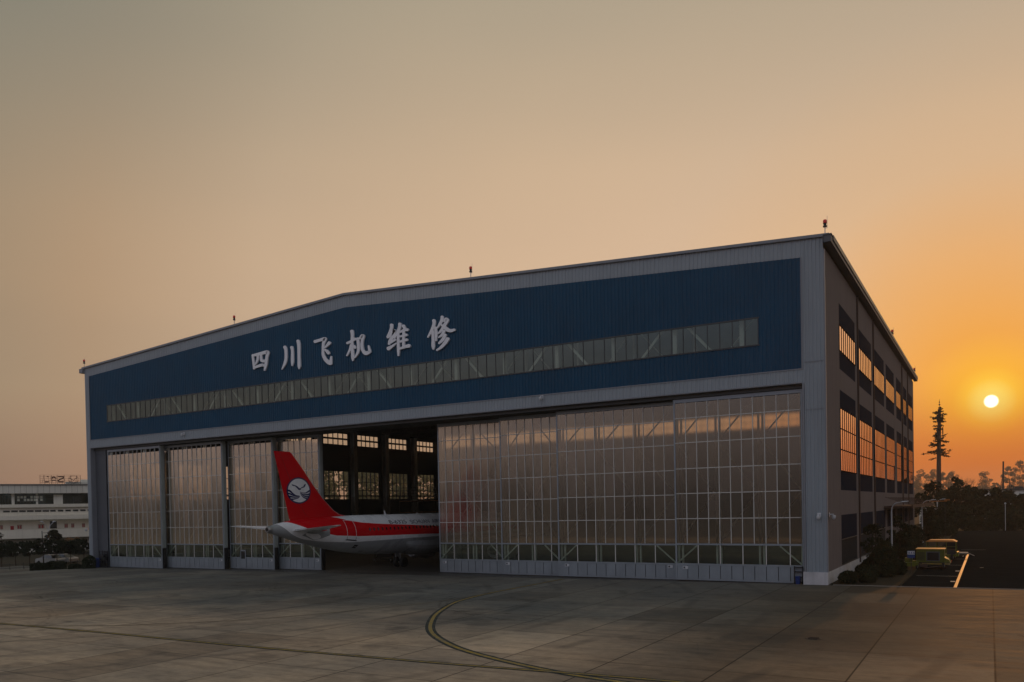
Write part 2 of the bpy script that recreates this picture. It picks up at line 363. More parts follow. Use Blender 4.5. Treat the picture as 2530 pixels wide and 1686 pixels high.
def concrete():
    mt = bpy.data.materials.new('apron_concrete'); mt.use_nodes = True; t = NT(mt.node_tree); p = t.n['Principled BSDF']
    g = t.new('ShaderNodeNewGeometry'); pos = g.outputs['Position']
    s = t.new('ShaderNodeSeparateXYZ'); t.link(pos, s.inputs[0])
    u = t.math('DIVIDE', t.math('SUBTRACT', s.outputs[0], 95.9), 4.45); v = t.math('DIVIDE', t.math('SUBTRACT', s.outputs[1], -34.35), 5.85)
    fu, fv = t.math('FLOOR', u), t.math('FLOOR', v)
    cb = t.new('ShaderNodeCombineXYZ'); t.link(fu, cb.inputs[0]); t.link(fv, cb.inputs[1])
    wn = t.new('ShaderNodeTexWhiteNoise', noise_dimensions='2D'); t.link(cb.outputs[0], wn.inputs['Vector'])
    du = t.math('MULTIPLY', t.math('ABSOLUTE', t.math('SUBTRACT', t.math('FRACT', t.math('ADD', u, 0.5)), 0.5)), 4.45)
    dv = t.math('MULTIPLY', t.math('ABSOLUTE', t.math('SUBTRACT', t.math('FRACT', t.math('ADD', v, 0.5)), 0.5)), 5.85)
    joint = t.math('MAXIMUM', t.maprange(du, 0.018, 0.045, 1.0, 0.0), t.maprange(dv, 0.016, 0.06, 0.6, 0.0))
    base = t.ramp(wn.outputs['Value'], [(0.0, (0.315, 0.246, 0.182, 1)), (0.2, (0.410, 0.325, 0.245, 1)), (0.8, (0.450, 0.362, 0.272, 1)), (1.0, (0.560, 0.445, 0.330, 1))])
    n1 = t.noise(pos, 0.11, 5, 0.62)
    base = t.mix(1.0, base, t.ramp(n1, [(0.3, (0.72, 0.76, 0.82, 1)), (0.7, (1.22, 1.14, 1.06, 1))]), 'MULTIPLY')
    mp = t.new('ShaderNodeMapping'); t.link(pos, mp.inputs[0]); mp.inputs['Scale'].default_value = (0.30, 1.6, 1); mp.inputs['Rotation'].default_value = (0, 0, 0.35)
    n2 = t.noise(mp.outputs[0], 1.1, 8, 0.72)
    base = t.mix(1.0, base, t.ramp(n2, [(0.32, (0.66, 0.66, 0.68, 1)), (0.5, (1, 1, 1, 1)), (0.7, (1.16, 1.15, 1.13, 1))]), 'MULTIPLY')
    n4 = t.noise(pos, 2.3, 8, 0.75)
    base = t.mix(1.0, base, t.ramp(n4, [(0.3, (0.84, 0.84, 0.85, 1)), (0.7, (1.13, 1.13, 1.12, 1))]), 'MULTIPLY')
    # darker, greener concrete towards the doors, with a noisy edge
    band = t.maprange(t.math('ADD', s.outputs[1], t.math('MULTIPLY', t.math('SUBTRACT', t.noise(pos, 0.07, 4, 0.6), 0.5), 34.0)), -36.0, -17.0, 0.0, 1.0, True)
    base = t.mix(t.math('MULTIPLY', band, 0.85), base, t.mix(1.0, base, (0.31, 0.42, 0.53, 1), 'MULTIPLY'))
    east = t.maprange(s.outputs[0], 86.0, 97.0, 0.0, 1.0, True)
    base = t.mix(east, base, t.mix(1.0, base, (0.52, 0.48, 0.44, 1), 'MULTIPLY'))
    # oil stains
    n3 = t.noise(pos, 0.33, 4, 0.55)
    base = t.mix(t.maprange(n3, 0.58, 0.72, 0.0, 0.5), base, (0.06, 0.056, 0.052, 1))
    vr = t.new('ShaderNodeTexVoronoi', feature='F1'); t.link(pos, vr.inputs['Vector']); vr.inputs['Scale'].default_value = 0.34
    spot = t.math('MULTIPLY', t.maprange(vr.outputs['Distance'], 0.05, 0.16, 0.55, 0.0, True), t.maprange(t.noise(pos, 0.9, 5, 0.7), 0.45, 0.6))
    base = t.mix(spot, base, (0.035, 0.033, 0.03, 1))
    vc = t.new('ShaderNodeTexVoronoi', feature='DISTANCE_TO_EDGE'); wp = t.new('ShaderNodeVectorMath', operation='ADD')
    nv = t.new('ShaderNodeTexNoise'); t.link(pos, nv.inputs['Vector']); nv.inputs['Scale'].default_value = 0.5; nv.inputs['Detail'].default_value = 6
    t.link(pos, wp.inputs[0]); t.link(nv.outputs['Color'], wp.inputs[1]); t.link(wp.outputs[0], vc.inputs['Vector']); vc.inputs['Scale'].default_value = 0.11
    crack = t.math('MULTIPLY', t.maprange(vc.outputs['Distance'], 0.0008, 0.0022, 0.30, 0.0), t.maprange(t.noise(pos, 0.05, 2), 0.48, 0.56))
    base = t.mix(crack, base, (0.03, 0.028, 0.026, 1))
    # rubber sweeps from aircraft tyres
    wv = t.new('ShaderNodeTexWave', wave_type='RINGS', rings_direction='SPHERICAL')
    mp2 = t.new('ShaderNodeMapping'); t.link(pos, mp2.inputs[0]); mp2.inputs['Location'].default_value = (-46, 24, 0)
    t.link(mp2.outputs[0], wv.inputs['Vector']); wv.inputs['Scale'].default_value = 0.062; wv.inputs['Distortion'].default_value = 3.0; wv.inputs['Detail'].default_value = 3; wv.inputs['Detail Scale'].default_value = 0.4
    tm = t.math('MULTIPLY', t.maprange(wv.outputs['Fac'], 0.93, 0.995, 0.0, 0.34), t.maprange(t.noise(pos, 0.18, 2), 0.42, 0.6))
    base = t.mix(tm, base, (0.05, 0.05, 0.05, 1))
    base = t.mix(t.math('MULTIPLY', joint, 0.85), base, (0.028, 0.024, 0.02, 1))
    t.link(base, p.inputs['Base Color'])
    t.link(t.maprange(n2, 0.3, 0.7, 0.62, 0.80), p.inputs['Roughness'])
    p.inputs['Specular IOR Level'].default_value = 0.04
    bn = t.new('ShaderNodeBump'); bn.inputs['Strength'].default_value = 0.25; bn.inputs['Distance'].default_value = 0.01
    t.link(t.noise(pos, 14, 4), bn.inputs['Height']); t.link(bn.outputs[0], p.inputs['Normal'])
    return mt
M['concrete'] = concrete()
M['asphalt'] = pmat('asphalt', (0.020, 0.020, 0.019), 0.95, 0, 0.0, 0.22, 0.5, 0.0, 0.4, 30)
M['soil'] = pmat('bare_soil', (0.035, 0.032, 0.022), 0.95, 0, 0.1, 0.3, 0.4, 0, 0.5, 4)
M['floor'] = pmat('hangar_floor', (0.07, 0.066, 0.06), 0.6, 0, 0.15, 0.15, 0.4)

# ------------------------------------------------------------------ ground
W, HE, HP, PK, DEP = 94.118, 25.778, 28.62, 46.66, 81.1
def roofz(x): return HE + (HP - HE) * x / PK if x < PK else HE + (HP - HE) * (W - x) / (W - PK)
def sheet(name, x0, x1, y0, y1, dz, mat, kind='structure'):
    b = MB(); b.quad((x0, y0, gz(x0) + dz), (x1, y0, gz(x1) + dz), (x1, y1, gz(x1) + dz), (x0, y1, gz(x0) + dz))
    return b.build(name, mat, kind=kind)
sheet('ground', -880, 880, -880, 880, -0.12, M['soil'])
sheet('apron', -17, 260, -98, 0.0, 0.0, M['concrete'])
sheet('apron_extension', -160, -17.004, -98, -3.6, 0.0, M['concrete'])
sheet('access_road', 99.0, 130, 0.12, 117, -0.03, M['asphalt'])
sheet('hangar_floor', 0.1, W - 0.1, 0.004, DEP - 0.1, 0.0, M['floor'])
sheet('left_road', -120, -6, 26, 34, -0.08, M['asphalt'])
b = MB(); b.hexa([(94.5, 0.004, gz(94.5) - 0.1), (130, 0.004, gz(130) - 0.1), (130, 0.12, gz(130) - 0.1), (94.5, 0.12, gz(94.5) - 0.1), (94.5, 0.004, gz(94.5) + 0.03), (130, 0.004, gz(130) + 0.03), (130, 0.12, gz(130) + 0.03), (94.5, 0.12, gz(94.5) + 0.03)])
b.build('kerb', M['kerb'], kind='structure')
b = MB(); b.hexa([(98.9, 0.12, gz(99) - 0.1), (99.05, 0.12, gz(99) - 0.1), (99.05, 100, gz(99) - 0.1), (98.9, 100, gz(99) - 0.1), (98.9, 0.12, gz(99) + 0.09), (99.05, 0.12, gz(99) + 0.09), (99.05, 100, gz(99) + 0.09), (98.9, 100, gz(99) + 0.09)])
b.build('kerb', M['soil'], kind='structure')

def catmull(P, n=8):
    P = [Vector(p) for p in P]; Q = [2 * P[0] - P[1]] + P + [2 * P[-1] - P[-2]]; out = []
    for i in range(1, len(Q) - 2):
        a, b_, c, e = Q[i - 1:i + 3]
        for k in range(n):
            t = k / n
            out.append(0.5 * ((2 * b_) + (c - a) * t + (2 * a - 5 * b_ + 4 * c - e) * t * t + (3 * b_ - a - 3 * c + e) * t ** 3))
    out.append(P[-1]); return out
def ribbon(bm, pts, wdt, dz, off=0.0):
    L = []
    for i, p in enumerate(pts):
        t = (pts[min(i + 1, len(pts) - 1)] - pts[max(i - 1, 0)]); t = Vector((t.x, t.y)).normalized(); n = Vector((-t.y, t.x))
        q = Vector((p.x, p.y)) + n * off
        a, c = q + n * wdt / 2, q - n * wdt / 2
        L.append(((a.x, a.y, gz(a.x) + dz), (c.x, c.y, gz(c.x) + dz)))
    for i in range(len(L) - 1): bm.quad(L[i][0], L[i][1], L[i + 1][1], L[i + 1][0])
lead_in = catmull([(72.0, -0.4), (72.0, -7), (72.1, -13.1), (72.8, -17.9), (74.4, -22.0), (76.4, -25.8), (79.5, -30.2), (82.9, -33.3), (86.1, -35.2), (90.3, -36.9), (93.5, -37.6), (98, -38.4), (112, -40.2), (135, -42)], 8)
left_turn = catmull([(72.1, -13.1), (71.4, -19.6), (68.8, -25.8), (66.4, -30.0), (63.0, -33.3), (59.0, -35.9), (52.0, -37.9), (44, -38.6), (20, -39.2), (-15, -39.5)], 8)
cross = catmull([(-15, -38.0), (52.0, -37.5), (62, -37.4), (72.4, -37.5), (84.3, -37.3), (91.6, -36.9), (100, -36.6)], 6)
dk, ye = MB(), MB()
for pts, wd in ((lead_in, 0.20), (cross, 0.15)):
    ribbon(dk, pts, wd + (0.34 if pts is lead_in else 0.24), 0.004 if pts is lead_in else 0.012); ribbon(ye, pts, wd, 0.008 if pts is lead_in else 0.016)
yf = MB(); ribbon(yf, left_turn, 0.11, 0.020)
yf.build('faded_taxi_line', M['yellowfaint'], kind='structure')
dk.build('painted_marking_border', M['linedark'], kind='structure'); ye.build('painted_taxi_line', M['yellow'], kind='structure')
# tyre marks swept across the apron
M['tyre'] = pmat('tyre_rubber_mark', (0.03, 0.03, 0.03), 0.9, 0, 0.0, 0.2)
_t = NT(M['tyre'].node_tree); _p = _t.n['Principled BSDF']; _g = _t.new('ShaderNodeNewGeometry'); _t.link(_t.maprange(_t.noise(_g.outputs['Position'], 1.4, 8, 0.8), 0.46, 0.70, 0.0, 0.34), _p.inputs['Alpha'])
tm = MB()
_h = 0
for cx0, cy0, rr, a0, a1 in ((20, -22, 13, 10, 150), (22, -24, 15, 0, 140), (34, -20, 9, -40, 130), (50, -14, 22, 200, 300), (48, -12, 24, 200, 300), (64, -8, 16, 190, 290), (66, -9, 18, 190, 285), (8, -30, 20, -30, 80), (86, -16, 14, 150, 260), (88, -14, 17, 160, 250), (75, -45, 12, 60, 170), (40, -44, 18, 20, 120)):
    for off in (0, .55):
        _h += 1
        ribbon(tm, [Vector((cx0 + (rr + off) * math.cos(R(a0 + (a1 - a0) * k / 24)), cy0 + (rr + off) * .7 * math.sin(R(a0 + (a1 - a0) * k / 24)), 0)) for k in range(25)], .20, 0.0245 + _h * .0006)
tm.build('painted_tyre_marks', M['tyre'], kind='structure')
# road paint
b = MB()
def flat(bm, x0, x1, y0, y1, dz): bm.quad((x0, y0, gz(x0) + dz), (x1, y0, gz(x1) + dz), (x1, y1, gz(x1) + dz), (x0, y1, gz(x0) + dz))
flat(b, 102.42, 102.62, 0.14, 39.8, -0.02)
b.build('painted_edge_line', M['yelloworange'], kind='structure')
b = MB()
for y in (5.0, 15.2, 36.2): flat(b, 102.06, 102.38, y, y + 0.75, -0.022)
for y in (10.1, 22.6, 31.5, 40.4): flat(b, 99.4, 102.38, y, y + 0.10, -0.022)
flat(b, 103.85, 104.15, 19.8, 20.0, -0.022); flat(b, 101.6, 104.2, 49.1, 49.25, -0.022)
b.build('painted_bay_marks', M['whitepaint'], kind='structure')
# door rails set in the apron
b = MB()
for y in (0.85, 1.65, 2.45, 3.25):
    b.quad((1.2, y - 0.04, gz(1.2) + 0.006), (92.4, y - 0.04, gz(92.4) + 0.006), (92.4, y + 0.04, gz(92.4) + 0.006), (1.2, y + 0.04, gz(1.2) + 0.006))
b.build('door_rail', M['metal'], kind='structure')
# manhole
mh = MB(); mh.lathe([(0.36, 0.0), (0.36, 0.012), (0.30, 0.012)], (0, 0, 0), 20)
for k in range(-3, 4): mh.box(-0.27 + abs(k) * .03, 0.27 - abs(k) * .03, k * 0.08 - 0.012, k * 0.08 + 0.012, 0.012, 0.022)
o = mh.build('manhole_cover', M['grille']); o.location = (97.7, -25.5, gz(97.7) + 0.002); tag(o, 'round dark iron manhole cover in the concrete apron', 'manhole cover')

# ------------------------------------------------------------------ hangar
H = thing('aircraft_hangar', 'huge grey and dark blue aircraft hangar with sliding glazed doors standing open', 'hangar', (0, 0, 0))

def corr_x(bm, x0, x1, zb, zt, y, pitch=0.333, depth=0.045, mi=0, brk=()):
    """trapezoid-ribbed sheet facing -Y, bottom zb(x), top zt(x)"""
    xs = []; n = max(1, round((x1 - x0) / pitch)); p = (x1 - x0) / n
    for i in range(n):
        a = x0 + i * p
        xs += [(a, 0), (a + p * 0.55, 0), (a + p * 0.65, -depth), (a + p * 0.9, -depth)]
    xs.append((x1, 0))
    for (a, da), (c, dc) in zip(xs, xs[1:]):
        bm.quad((a, y + da, zb(a)), (c, y + dc, zb(c)), (c, y + dc, zt(c)), (a, y + da, zt(a)), mi)
def corr_y(bm, y0, y1, z0, z1, x, pitch=0.4, depth=0.04, mi=0):
    ys = []; n = max(1, round((y1 - y0) / pitch)); p = (y1 - y0) / n
    for i in range(n):
        a = y0 + i * p; ys += [(a, 0), (a + p * 0.55, 0), (a + p * 0.65, depth), (a + p * 0.9, depth)]
    ys.append((y1, 0))
    for (a, da), (c, dc) in zip(ys, ys[1:]):
        bm.quad((x + da, a, z0), (x + dc, c, z0), (x + dc, c, z1), (x + da, a, z1), mi)
k_ = lambda v: (lambda x: v)
HB, BB = 15.10, 16.13
XL, XR = 1.0, 92.5
bt = lambda x: (24.70 + (27.35 - 24.70) * (x - XL) / (PK - XL)) if x < PK else (24.55 + (27.35 - 24.55) * (XR - x) / (XR - PK))
b = MB()
corr_x(b, 0.0, XL, lambda x: gz(x) + 0.75, lambda x: roofz(x), 0, mi=0)
corr_x(b, XR, W, lambda x: gz(x) + 0.95, lambda x: roofz(x), 0, 0.27, 0.06, mi=0)
corr_x(b, XL, PK, k_(HB), k_(BB), 0); corr_x(b, PK, XR, k_(HB), k_(BB), 0)
corr_x(b, XL, PK, bt, roofz, 0); corr_x(b, PK, XR, bt, roofz, 0)
b.build('front_cladding', M['gray'], H)
WL, WR, WZ0, WZ1 = 4.8, 89.24, 18.335, 20.458
b = MB()
for a, c in ((XL, WL), (WR, XR)): corr_x(b, a, c, k_(BB), bt, 0.012)
corr_x(b, WL, WR, k_(BB), k_(WZ0), 0.012); corr_x(b, WL, PK, k_(WZ1), bt, 0.012); corr_x(b, PK, WR, k_(WZ1), bt, 0.012)
b.build('blue_cladding', M['blue'], H)
# flashings round the blue field and the roof edge
b = MB()
b.box(XL - 0.05, XR + 0.05, -0.075, -0.05, BB - 0.05, BB + 0.04)
b.box(XR - 0.04, XR + 0.05, -0.078, -0.05, BB + 0.045, bt(XR)); b.box(XL - 0.05, XL + 0.04, -0.078, -0.05, BB + 0.045, bt(XL))
b.box(XL, XR, -0.09, 0.5, HB - 0.06, HB + 0.03)
b.box(XR, XR + 0.12, -0.10, 0.62, gz(XR) + 0.95, HB - 0.065); b.box(XL - 0.10, XL, -0.10, 0.58, gz(1) + 0.75, HB - 0.065)
for xa, xb in ((-0.35, PK), (PK, W + 0.45)):
    za, zb = roofz(max(xa, 0)), roofz(min(xb, W))
    b.hexa([(xa, -0.22, za - 0.02), (xb, -0.22, zb - 0.02), (xb, 0.3, zb - 0.02), (xa, 0.3, za - 0.02), (xa, -0.22, za + 0.2), (xb, -0.22, zb + 0.2), (xb, 0.3, zb + 0.2), (xa, 0.3, za + 0.2)])
b.box(W - 0.02, W + 0.09, -0.09, 0.10, gz(W) + 0.95, HE - 0.9)
for z in (13.0, 16.6): b.box(XR + 0.15, W - 0.02, -0.085, -0.055, z, z + 0.03)
b.build('trim_flashing', M['trim'], H)
# plinths
b = MB(); b.box(XR - 0.1, W + 0.06, -0.12, 0.9, gz(W) - 0.1, gz(W) + 0.95); b.box(W - 0.2, W + 0.06, 0.9, DEP, gz(W) - 0.1, 0.66); b.build('plinth', M['concwhite'], H)
b = MB(); b.box(-0.06, XL + 0.02, -0.12, 0.9, gz(0) - 0.1, gz(0) + 0.75); b.box(-0.06, 0.2, 0.9, DEP, gz(0) - 0.2, 0.2); b.build('plinth', M['concwhite'], H)
# ribbon window
rw = MB(); n = 84
for i in range(n + 1):
    x = WL + (WR - WL) * i / n; rw.box(x - 0.03, x + 0.03, -0.045, 0.0, WZ0 + 0.05, WZ1 - 0.05)
rw.box(WL - 0.08, WR + 0.08, -0.07, 0.10, WZ0 - 0.06, WZ0 + 0.05); rw.box(WL - 0.08, WR + 0.08, -0.07, 0.10, WZ1 - 0.05, WZ1 + 0.06)
rwo = rw.build('ribbon_window', M['frame'], H)
g = MB(); g.quad((WL, -0.005, WZ0), (WR, -0.005, WZ0), (WR, -0.005, WZ1), (WL, -0.005, WZ1)); g.build('glazing', M['glass'], rwo)
# truss behind the ribbon window
tb = MB(); T0, TP = 32.40 - 5.536 * 5, 5.536
k = 0; xs = [T0 + TP * i for i in range(16)]
for i, x in enumerate(xs):
    tb.box(x - 0.17, x + 0.17, 0.75, 1.05, 15.4, 22.4)
    tb.box(x + 0.8, x + 0.98, 3.2, 3.4, 15.4, 22.4)
    if i < 15:
        xm = x + TP / 2
        if i % 2: tb.bar((x + .25, 0.9, 15.8), (xs[i + 1] - .2, 0.9, 21.6), 0.22)
        else: tb.bar((x + .25, 0.9, 21.6), (xs[i + 1] - .2, 0.9, 15.8), 0.22)
        if i % 2: tb.bar((x + 1.2, 3.3, 21.6), (xs[i + 1] + .8, 3.3, 15.8), 0.12)
        else: tb.bar((x + 1.2, 3.3, 15.8), (xs[i + 1] + .8, 3.3, 21.6), 0.12)
tb.box(1, W - 1, 0.7, 1.1, 15.42, 15.75); tb.box(1, W - 1, 0.7, 1.1, 22.0, 22.4); tb.box(1, W - 1, 3.1, 3.5, 15.42, 15.75); tb.box(1, W - 1, 3.1, 3.5, 22.0, 22.4)
tb.build('door_truss', M['truss'], H)
# inner lining wall behind the truss, dark
b = MB(); b.box(0.3, W - 0.3, 4.3, 4.4, 15.35, 25.0); b.box(0.3, W - 0.3, 0.12, 4.29, 15.16, 15.36)
b.build('header_lining', M['lining'], H)
# roof
b = MB()
for xa, xb in ((-0.3, PK), (PK, W + 0.7)):
    za, zb = roofz(max(xa, 0)), roofz(min(xb, W))
    b.hexa([(xa, 0.31, za - 0.25), (xb, 0.31, zb - 0.25), (xb, DEP + 0.8, zb - 0.25), (xa, DEP + 0.8, za - 0.25), (xa, 0.31, za + 0.12), (xb, 0.31, zb + 0.12), (xb, DEP + 0.8, zb + 0.12), (xa, DEP + 0.8, za + 0.12)])
b.build('roof', M['roof'], H)
b = MB(); b.box(W + 0.10, W + 0.62, -0.5, DEP + 1.2, HE - 0.52, HE - 0.02)
b.box(W + 0.06, W + 0.68, -0.55, DEP + 1.25, HE - 0.015, HE + 0.05)
b.build('eaves_gutter', M['dark'], H); b = MB(); b.box(-0.75, -0.05, -0.3, DEP + 1.2, HE - 0.55, HE + 0.02); b.build('eaves_gutter', M['trim'], H)

# right-hand (east) wall: seven bays
bays = [(6.67, 15.7), (18.1, 27.5), (29.9, 39.1), (41.1, 50.5), (53.3, 60.2), (63.3, 68.7), (71.7, 78.9)]
UW0, UW1, LW0, LW1 = 18.37, 20.56, 8.5, 13.72
sw, bb_ = MB(), MB()
rows = [(20.56, 22.3), (16.9, 18.37), (13.72, 15.2), (6.93, 8.5), (2.86, 4.88)]
def wall_rows(bm, y0, y1, rng): 
    for z0, z1 in rng: corr_y(bm, y0, y1, z0, z1, W)
prev = 0.1
for (a, c) in bays:
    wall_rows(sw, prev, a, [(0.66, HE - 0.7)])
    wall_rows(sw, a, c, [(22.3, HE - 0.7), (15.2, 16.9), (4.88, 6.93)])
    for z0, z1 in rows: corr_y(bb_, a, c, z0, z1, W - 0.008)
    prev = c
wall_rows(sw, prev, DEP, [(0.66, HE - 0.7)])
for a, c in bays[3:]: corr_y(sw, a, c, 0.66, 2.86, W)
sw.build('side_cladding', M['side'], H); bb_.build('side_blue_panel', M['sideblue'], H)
def side_window(a, c, z0, z1, hbars):
    f = MB(); n = max(4, round((c - a) / 1.14))
    for i in range(n + 1):
        y = a + (c - a) * i / n; f.box(W + 0.02, W + 0.07, y - 0.11, y + 0.11, z0 + 0.06, z1 - 0.06)
    for z in [z0 + 0.0, z1 - 0.06]: f.box(W - 0.05, W + 0.09, a - 0.06, c + 0.06, z, z + 0.06)
    for z in hbars: f.box(W + 0.02, W + 0.062, a + 0.06, c - 0.06, z - 0.05, z + 0.05)
    o = f.build('window', M['flatblack'], H)
    g = MB(); g.quad((W + .05, a, z0), (W + .05, c, z0), (W + .05, c, z1), (W + .05, a, z1)); g.build('glazing', M['sideglass'], o)
for a, c in bays:
    side_window(a, c, UW0, UW1, []); side_window(a, c, LW0, LW1, [LW0 + 1.78, LW0 + 3.5])
for a, c in bays[:3]:        # ground-floor louvre strips
    f = MB()
    for i in range(int((c - a) / 0.6) + 1): f.box(W - 0.06, W + 0.03, a + i * 0.6 - 0.04, a + i * 0.6 + 0.04, 0.78, 2.80)
    f.box(W - 0.06, W + 0.06, a, c, 0.70, 0.775); f.box(W - 0.06, W + 0.06, a, c, 2.805, 2.87); f.box(W - 0.3, W - 0.2, a, c, 0.70, 2.87)
    f.build('louvre_window', M['frame'], H)
for y in (16.9, 28.7, 60.8, 69.8):
    p = MB(); p.tube([(W + 0.13, y, 0.3), (W + 0.13, y, HE - 0.75)], 0.08, 8); p.build('downpipe', M['pipe'], H)
b = MB(); b.box(W + 0.06, W + 3.0, 37.6, 77.0, 5.15, 5.35); b.box(W + 2.9, W + 3.04, 37.5, 77.1, 5.10, 5.45)
for y in range(38, 78, 3): b.bar((W + 0.1, y + .2, 6.4), (W + 2.9, y + .2, 5.4), 0.05)
b.build('canopy', M['pipe'], H)
# west and rear walls
lb = [(44.6 - 9.3 * k, 51.2 - 9.3 * k) for k in (4, 3, 2, 1, 0)] + [(53.8, 60.0), (63.0, 69.1), (72.2, 78.4)]
lw, li = MB(), MB(); prev = 0.2
for a, c in lb + [(DEP, DEP)]:
    lw.box(0.0, 0.28, prev, a, 0.2, HE - 0.3)
    if c > a:
        for z0, z1 in ((0.2, 8.2), (13.4, 18.42), (20.5, HE - 0.3)): lw.box(0.0, 0.28, a, c, z0, z1)
        n = 5
        for z0, z1, ww, hb in ((8.2, 13.4, .08, ((11.5, .04), (9.9, .05), (8.85, .10), (8.68, .03))), (18.42, 20.5, .05, ((19.45, .12), (19.62, .04)))):
            f = MB()
            for i in range(n + 1):
                y = a + (c - a) * i / n; f.box(0.05, 0.22, y - ww, y + ww, z0, z1)
            for z, hh in hb: f.box(0.04, 0.23, a, c, z - hh, z + hh)
            wo_ = f.build('window', M['frame'], H)
            g = MB(); g.quad((0.12, a, z0), (0.12, c, z0), (0.12, c, z1), (0.12, a, z1)); g.build('glazing', M['innerglass'], wo_)
    prev = c
lw.build('west_wall', M['inner'], H)
b = MB(); b.box(0.29, W - 0.1, DEP - 0.3, DEP, 0.0, 18.7); b.box(0.29, W - 0.1, DEP - 0.3, DEP, 20.8, HE - 0.3)
b.hexa([(0.3, DEP - .3, HE - .3), (W - .3, DEP - .3, HE - .3), (W - .3, DEP, HE - .3), (.3, DEP, HE - .3), (PK - 1, DEP - .3, HP - .4), (PK + 1, DEP - .3, HP - .4), (PK + 1, DEP, HP - .4), (PK - 1, DEP, HP - .4)])
b.build('rear_wall', M['inner'], H)
f = MB()
for i in range(72): f.box(3 + i * 1.24 - .05, 3 + i * 1.24 + .05, DEP - .2, DEP - .05, 18.7, 20.8)
f.box(0.3, W - .1, DEP - .25, DEP - .03, 19.7, 19.82)
ro = f.build('window', M['frame'], H); g = MB(); g.quad((0.3, DEP - .12, 18.7), (W - .1, DEP - .12, 18.7), (W - .1, DEP - .12, 20.8), (.3, DEP - .12, 20.8)); g.build('glazing', M['innerglass'], ro)
b = MB(); b.box(W - 0.32, W - 0.22, 0.9, DEP - 0.31, 0.0, 8.4)
b.box(W - 0.32, W - 0.22, 0.9, DEP - 0.31, 13.8, 18.3); b.box(W - 0.32, W - 0.22, 0.9, DEP - 0.31, 20.6, HE - .4)
b.build('east_lining', M['inner'], H)
for y in (5.6, 14.9, 24.2, 33.5, 42.8, 52.1, 61.45, 70.7):
    c = MB(); c.box(0.3, 0.42, y - 0.5, y + 0.5, gz(0), 21.0); c.box(0.42, 1.15, y - 0.07, y + 0.07, gz(0), 21.0); c.box(1.15, 1.27, y - 0.5, y + 0.5, gz(0), 21.0)
    c.box(0.42, 1.15, y - 0.45, y + 0.45, 8.7, 8.95); c.build('column', M['innersteel'], H)
for y in (5.6, 16.9, 28.7, 40.0, 51.8, 61.7, 70.2):
    c = MB(); c.box(W - 1.3, W - 1.18, y - 0.45, y + 0.45, gz(W), 21.0); c.box(W - 1.18, W - 0.4, y - 0.07, y + 0.07, gz(W), 21.0); c.build('column', M['innersteel'], H)
for y in (14.9, 24.2, 33.5, 42.8, 52.1, 61.45, 70.7):
    t_ = MB(); zb = 21.1; nx = 16; X = [1 + (W - 2) * i / nx for i in range(nx + 1)]
    for yy in (y - 1.2, y + 1.2): t_.box(1, W - 1, yy - .09, yy + .09, zb, zb + .22)
    for i in range(nx):
        xm = (X[i] + X[i + 1]) / 2; zt = roofz(xm) - 0.6
        for yy in (y - 1.2, y + 1.2): t_.bar((X[i], yy, zb + .1), (xm, y, zt), .09); t_.bar((X[i + 1], yy, zb + .1), (xm, y, zt), .09)
        t_.bar((X[i], y - 1.2, zb + .1), (X[i], y + 1.2, zb + .1), .08)
    t_.build('roof_truss', M['roofsteel'], H)
for x in range(6, 92, 8):       # purlins running front to back
    t_ = MB(); t_.box(x - .08, x + .08, 4.5, DEP - .4, roofz(x) - .55, roofz(x) - .3); t_.build('purlin', M['roofsteel'], H)
# recess: jamb panel on the left, rack at its foot
b = MB(); zs = [gz(2), 0.6, 2.45, 3.91, 5.16, 6.51, 7.79, 9.1, 10.45, 11.58, 13.03, 14.2, HB - 0.07]
for z0, z1 in zip(zs, zs[1:]): b.box(XL, 3.3, 0.58, 0.7, z0 + 0.015, z1 - 0.015)
b.box(XL, 3.3, 0.64, 0.8, gz(2), HB - 0.07)
b.build('jamb_panel', M['dark'], H)
b = MB(); b.box(XL, XR, 0.45, 4.2, HB - 0.055, HB + 0.02)
for y in (0.5, 1.3, 2.1, 2.9, 3.7): b.box(XL, XR, y - .06, y + .06, HB - 0.35, HB - 0.06)
b.build('door_header_track', M['frame'], H)

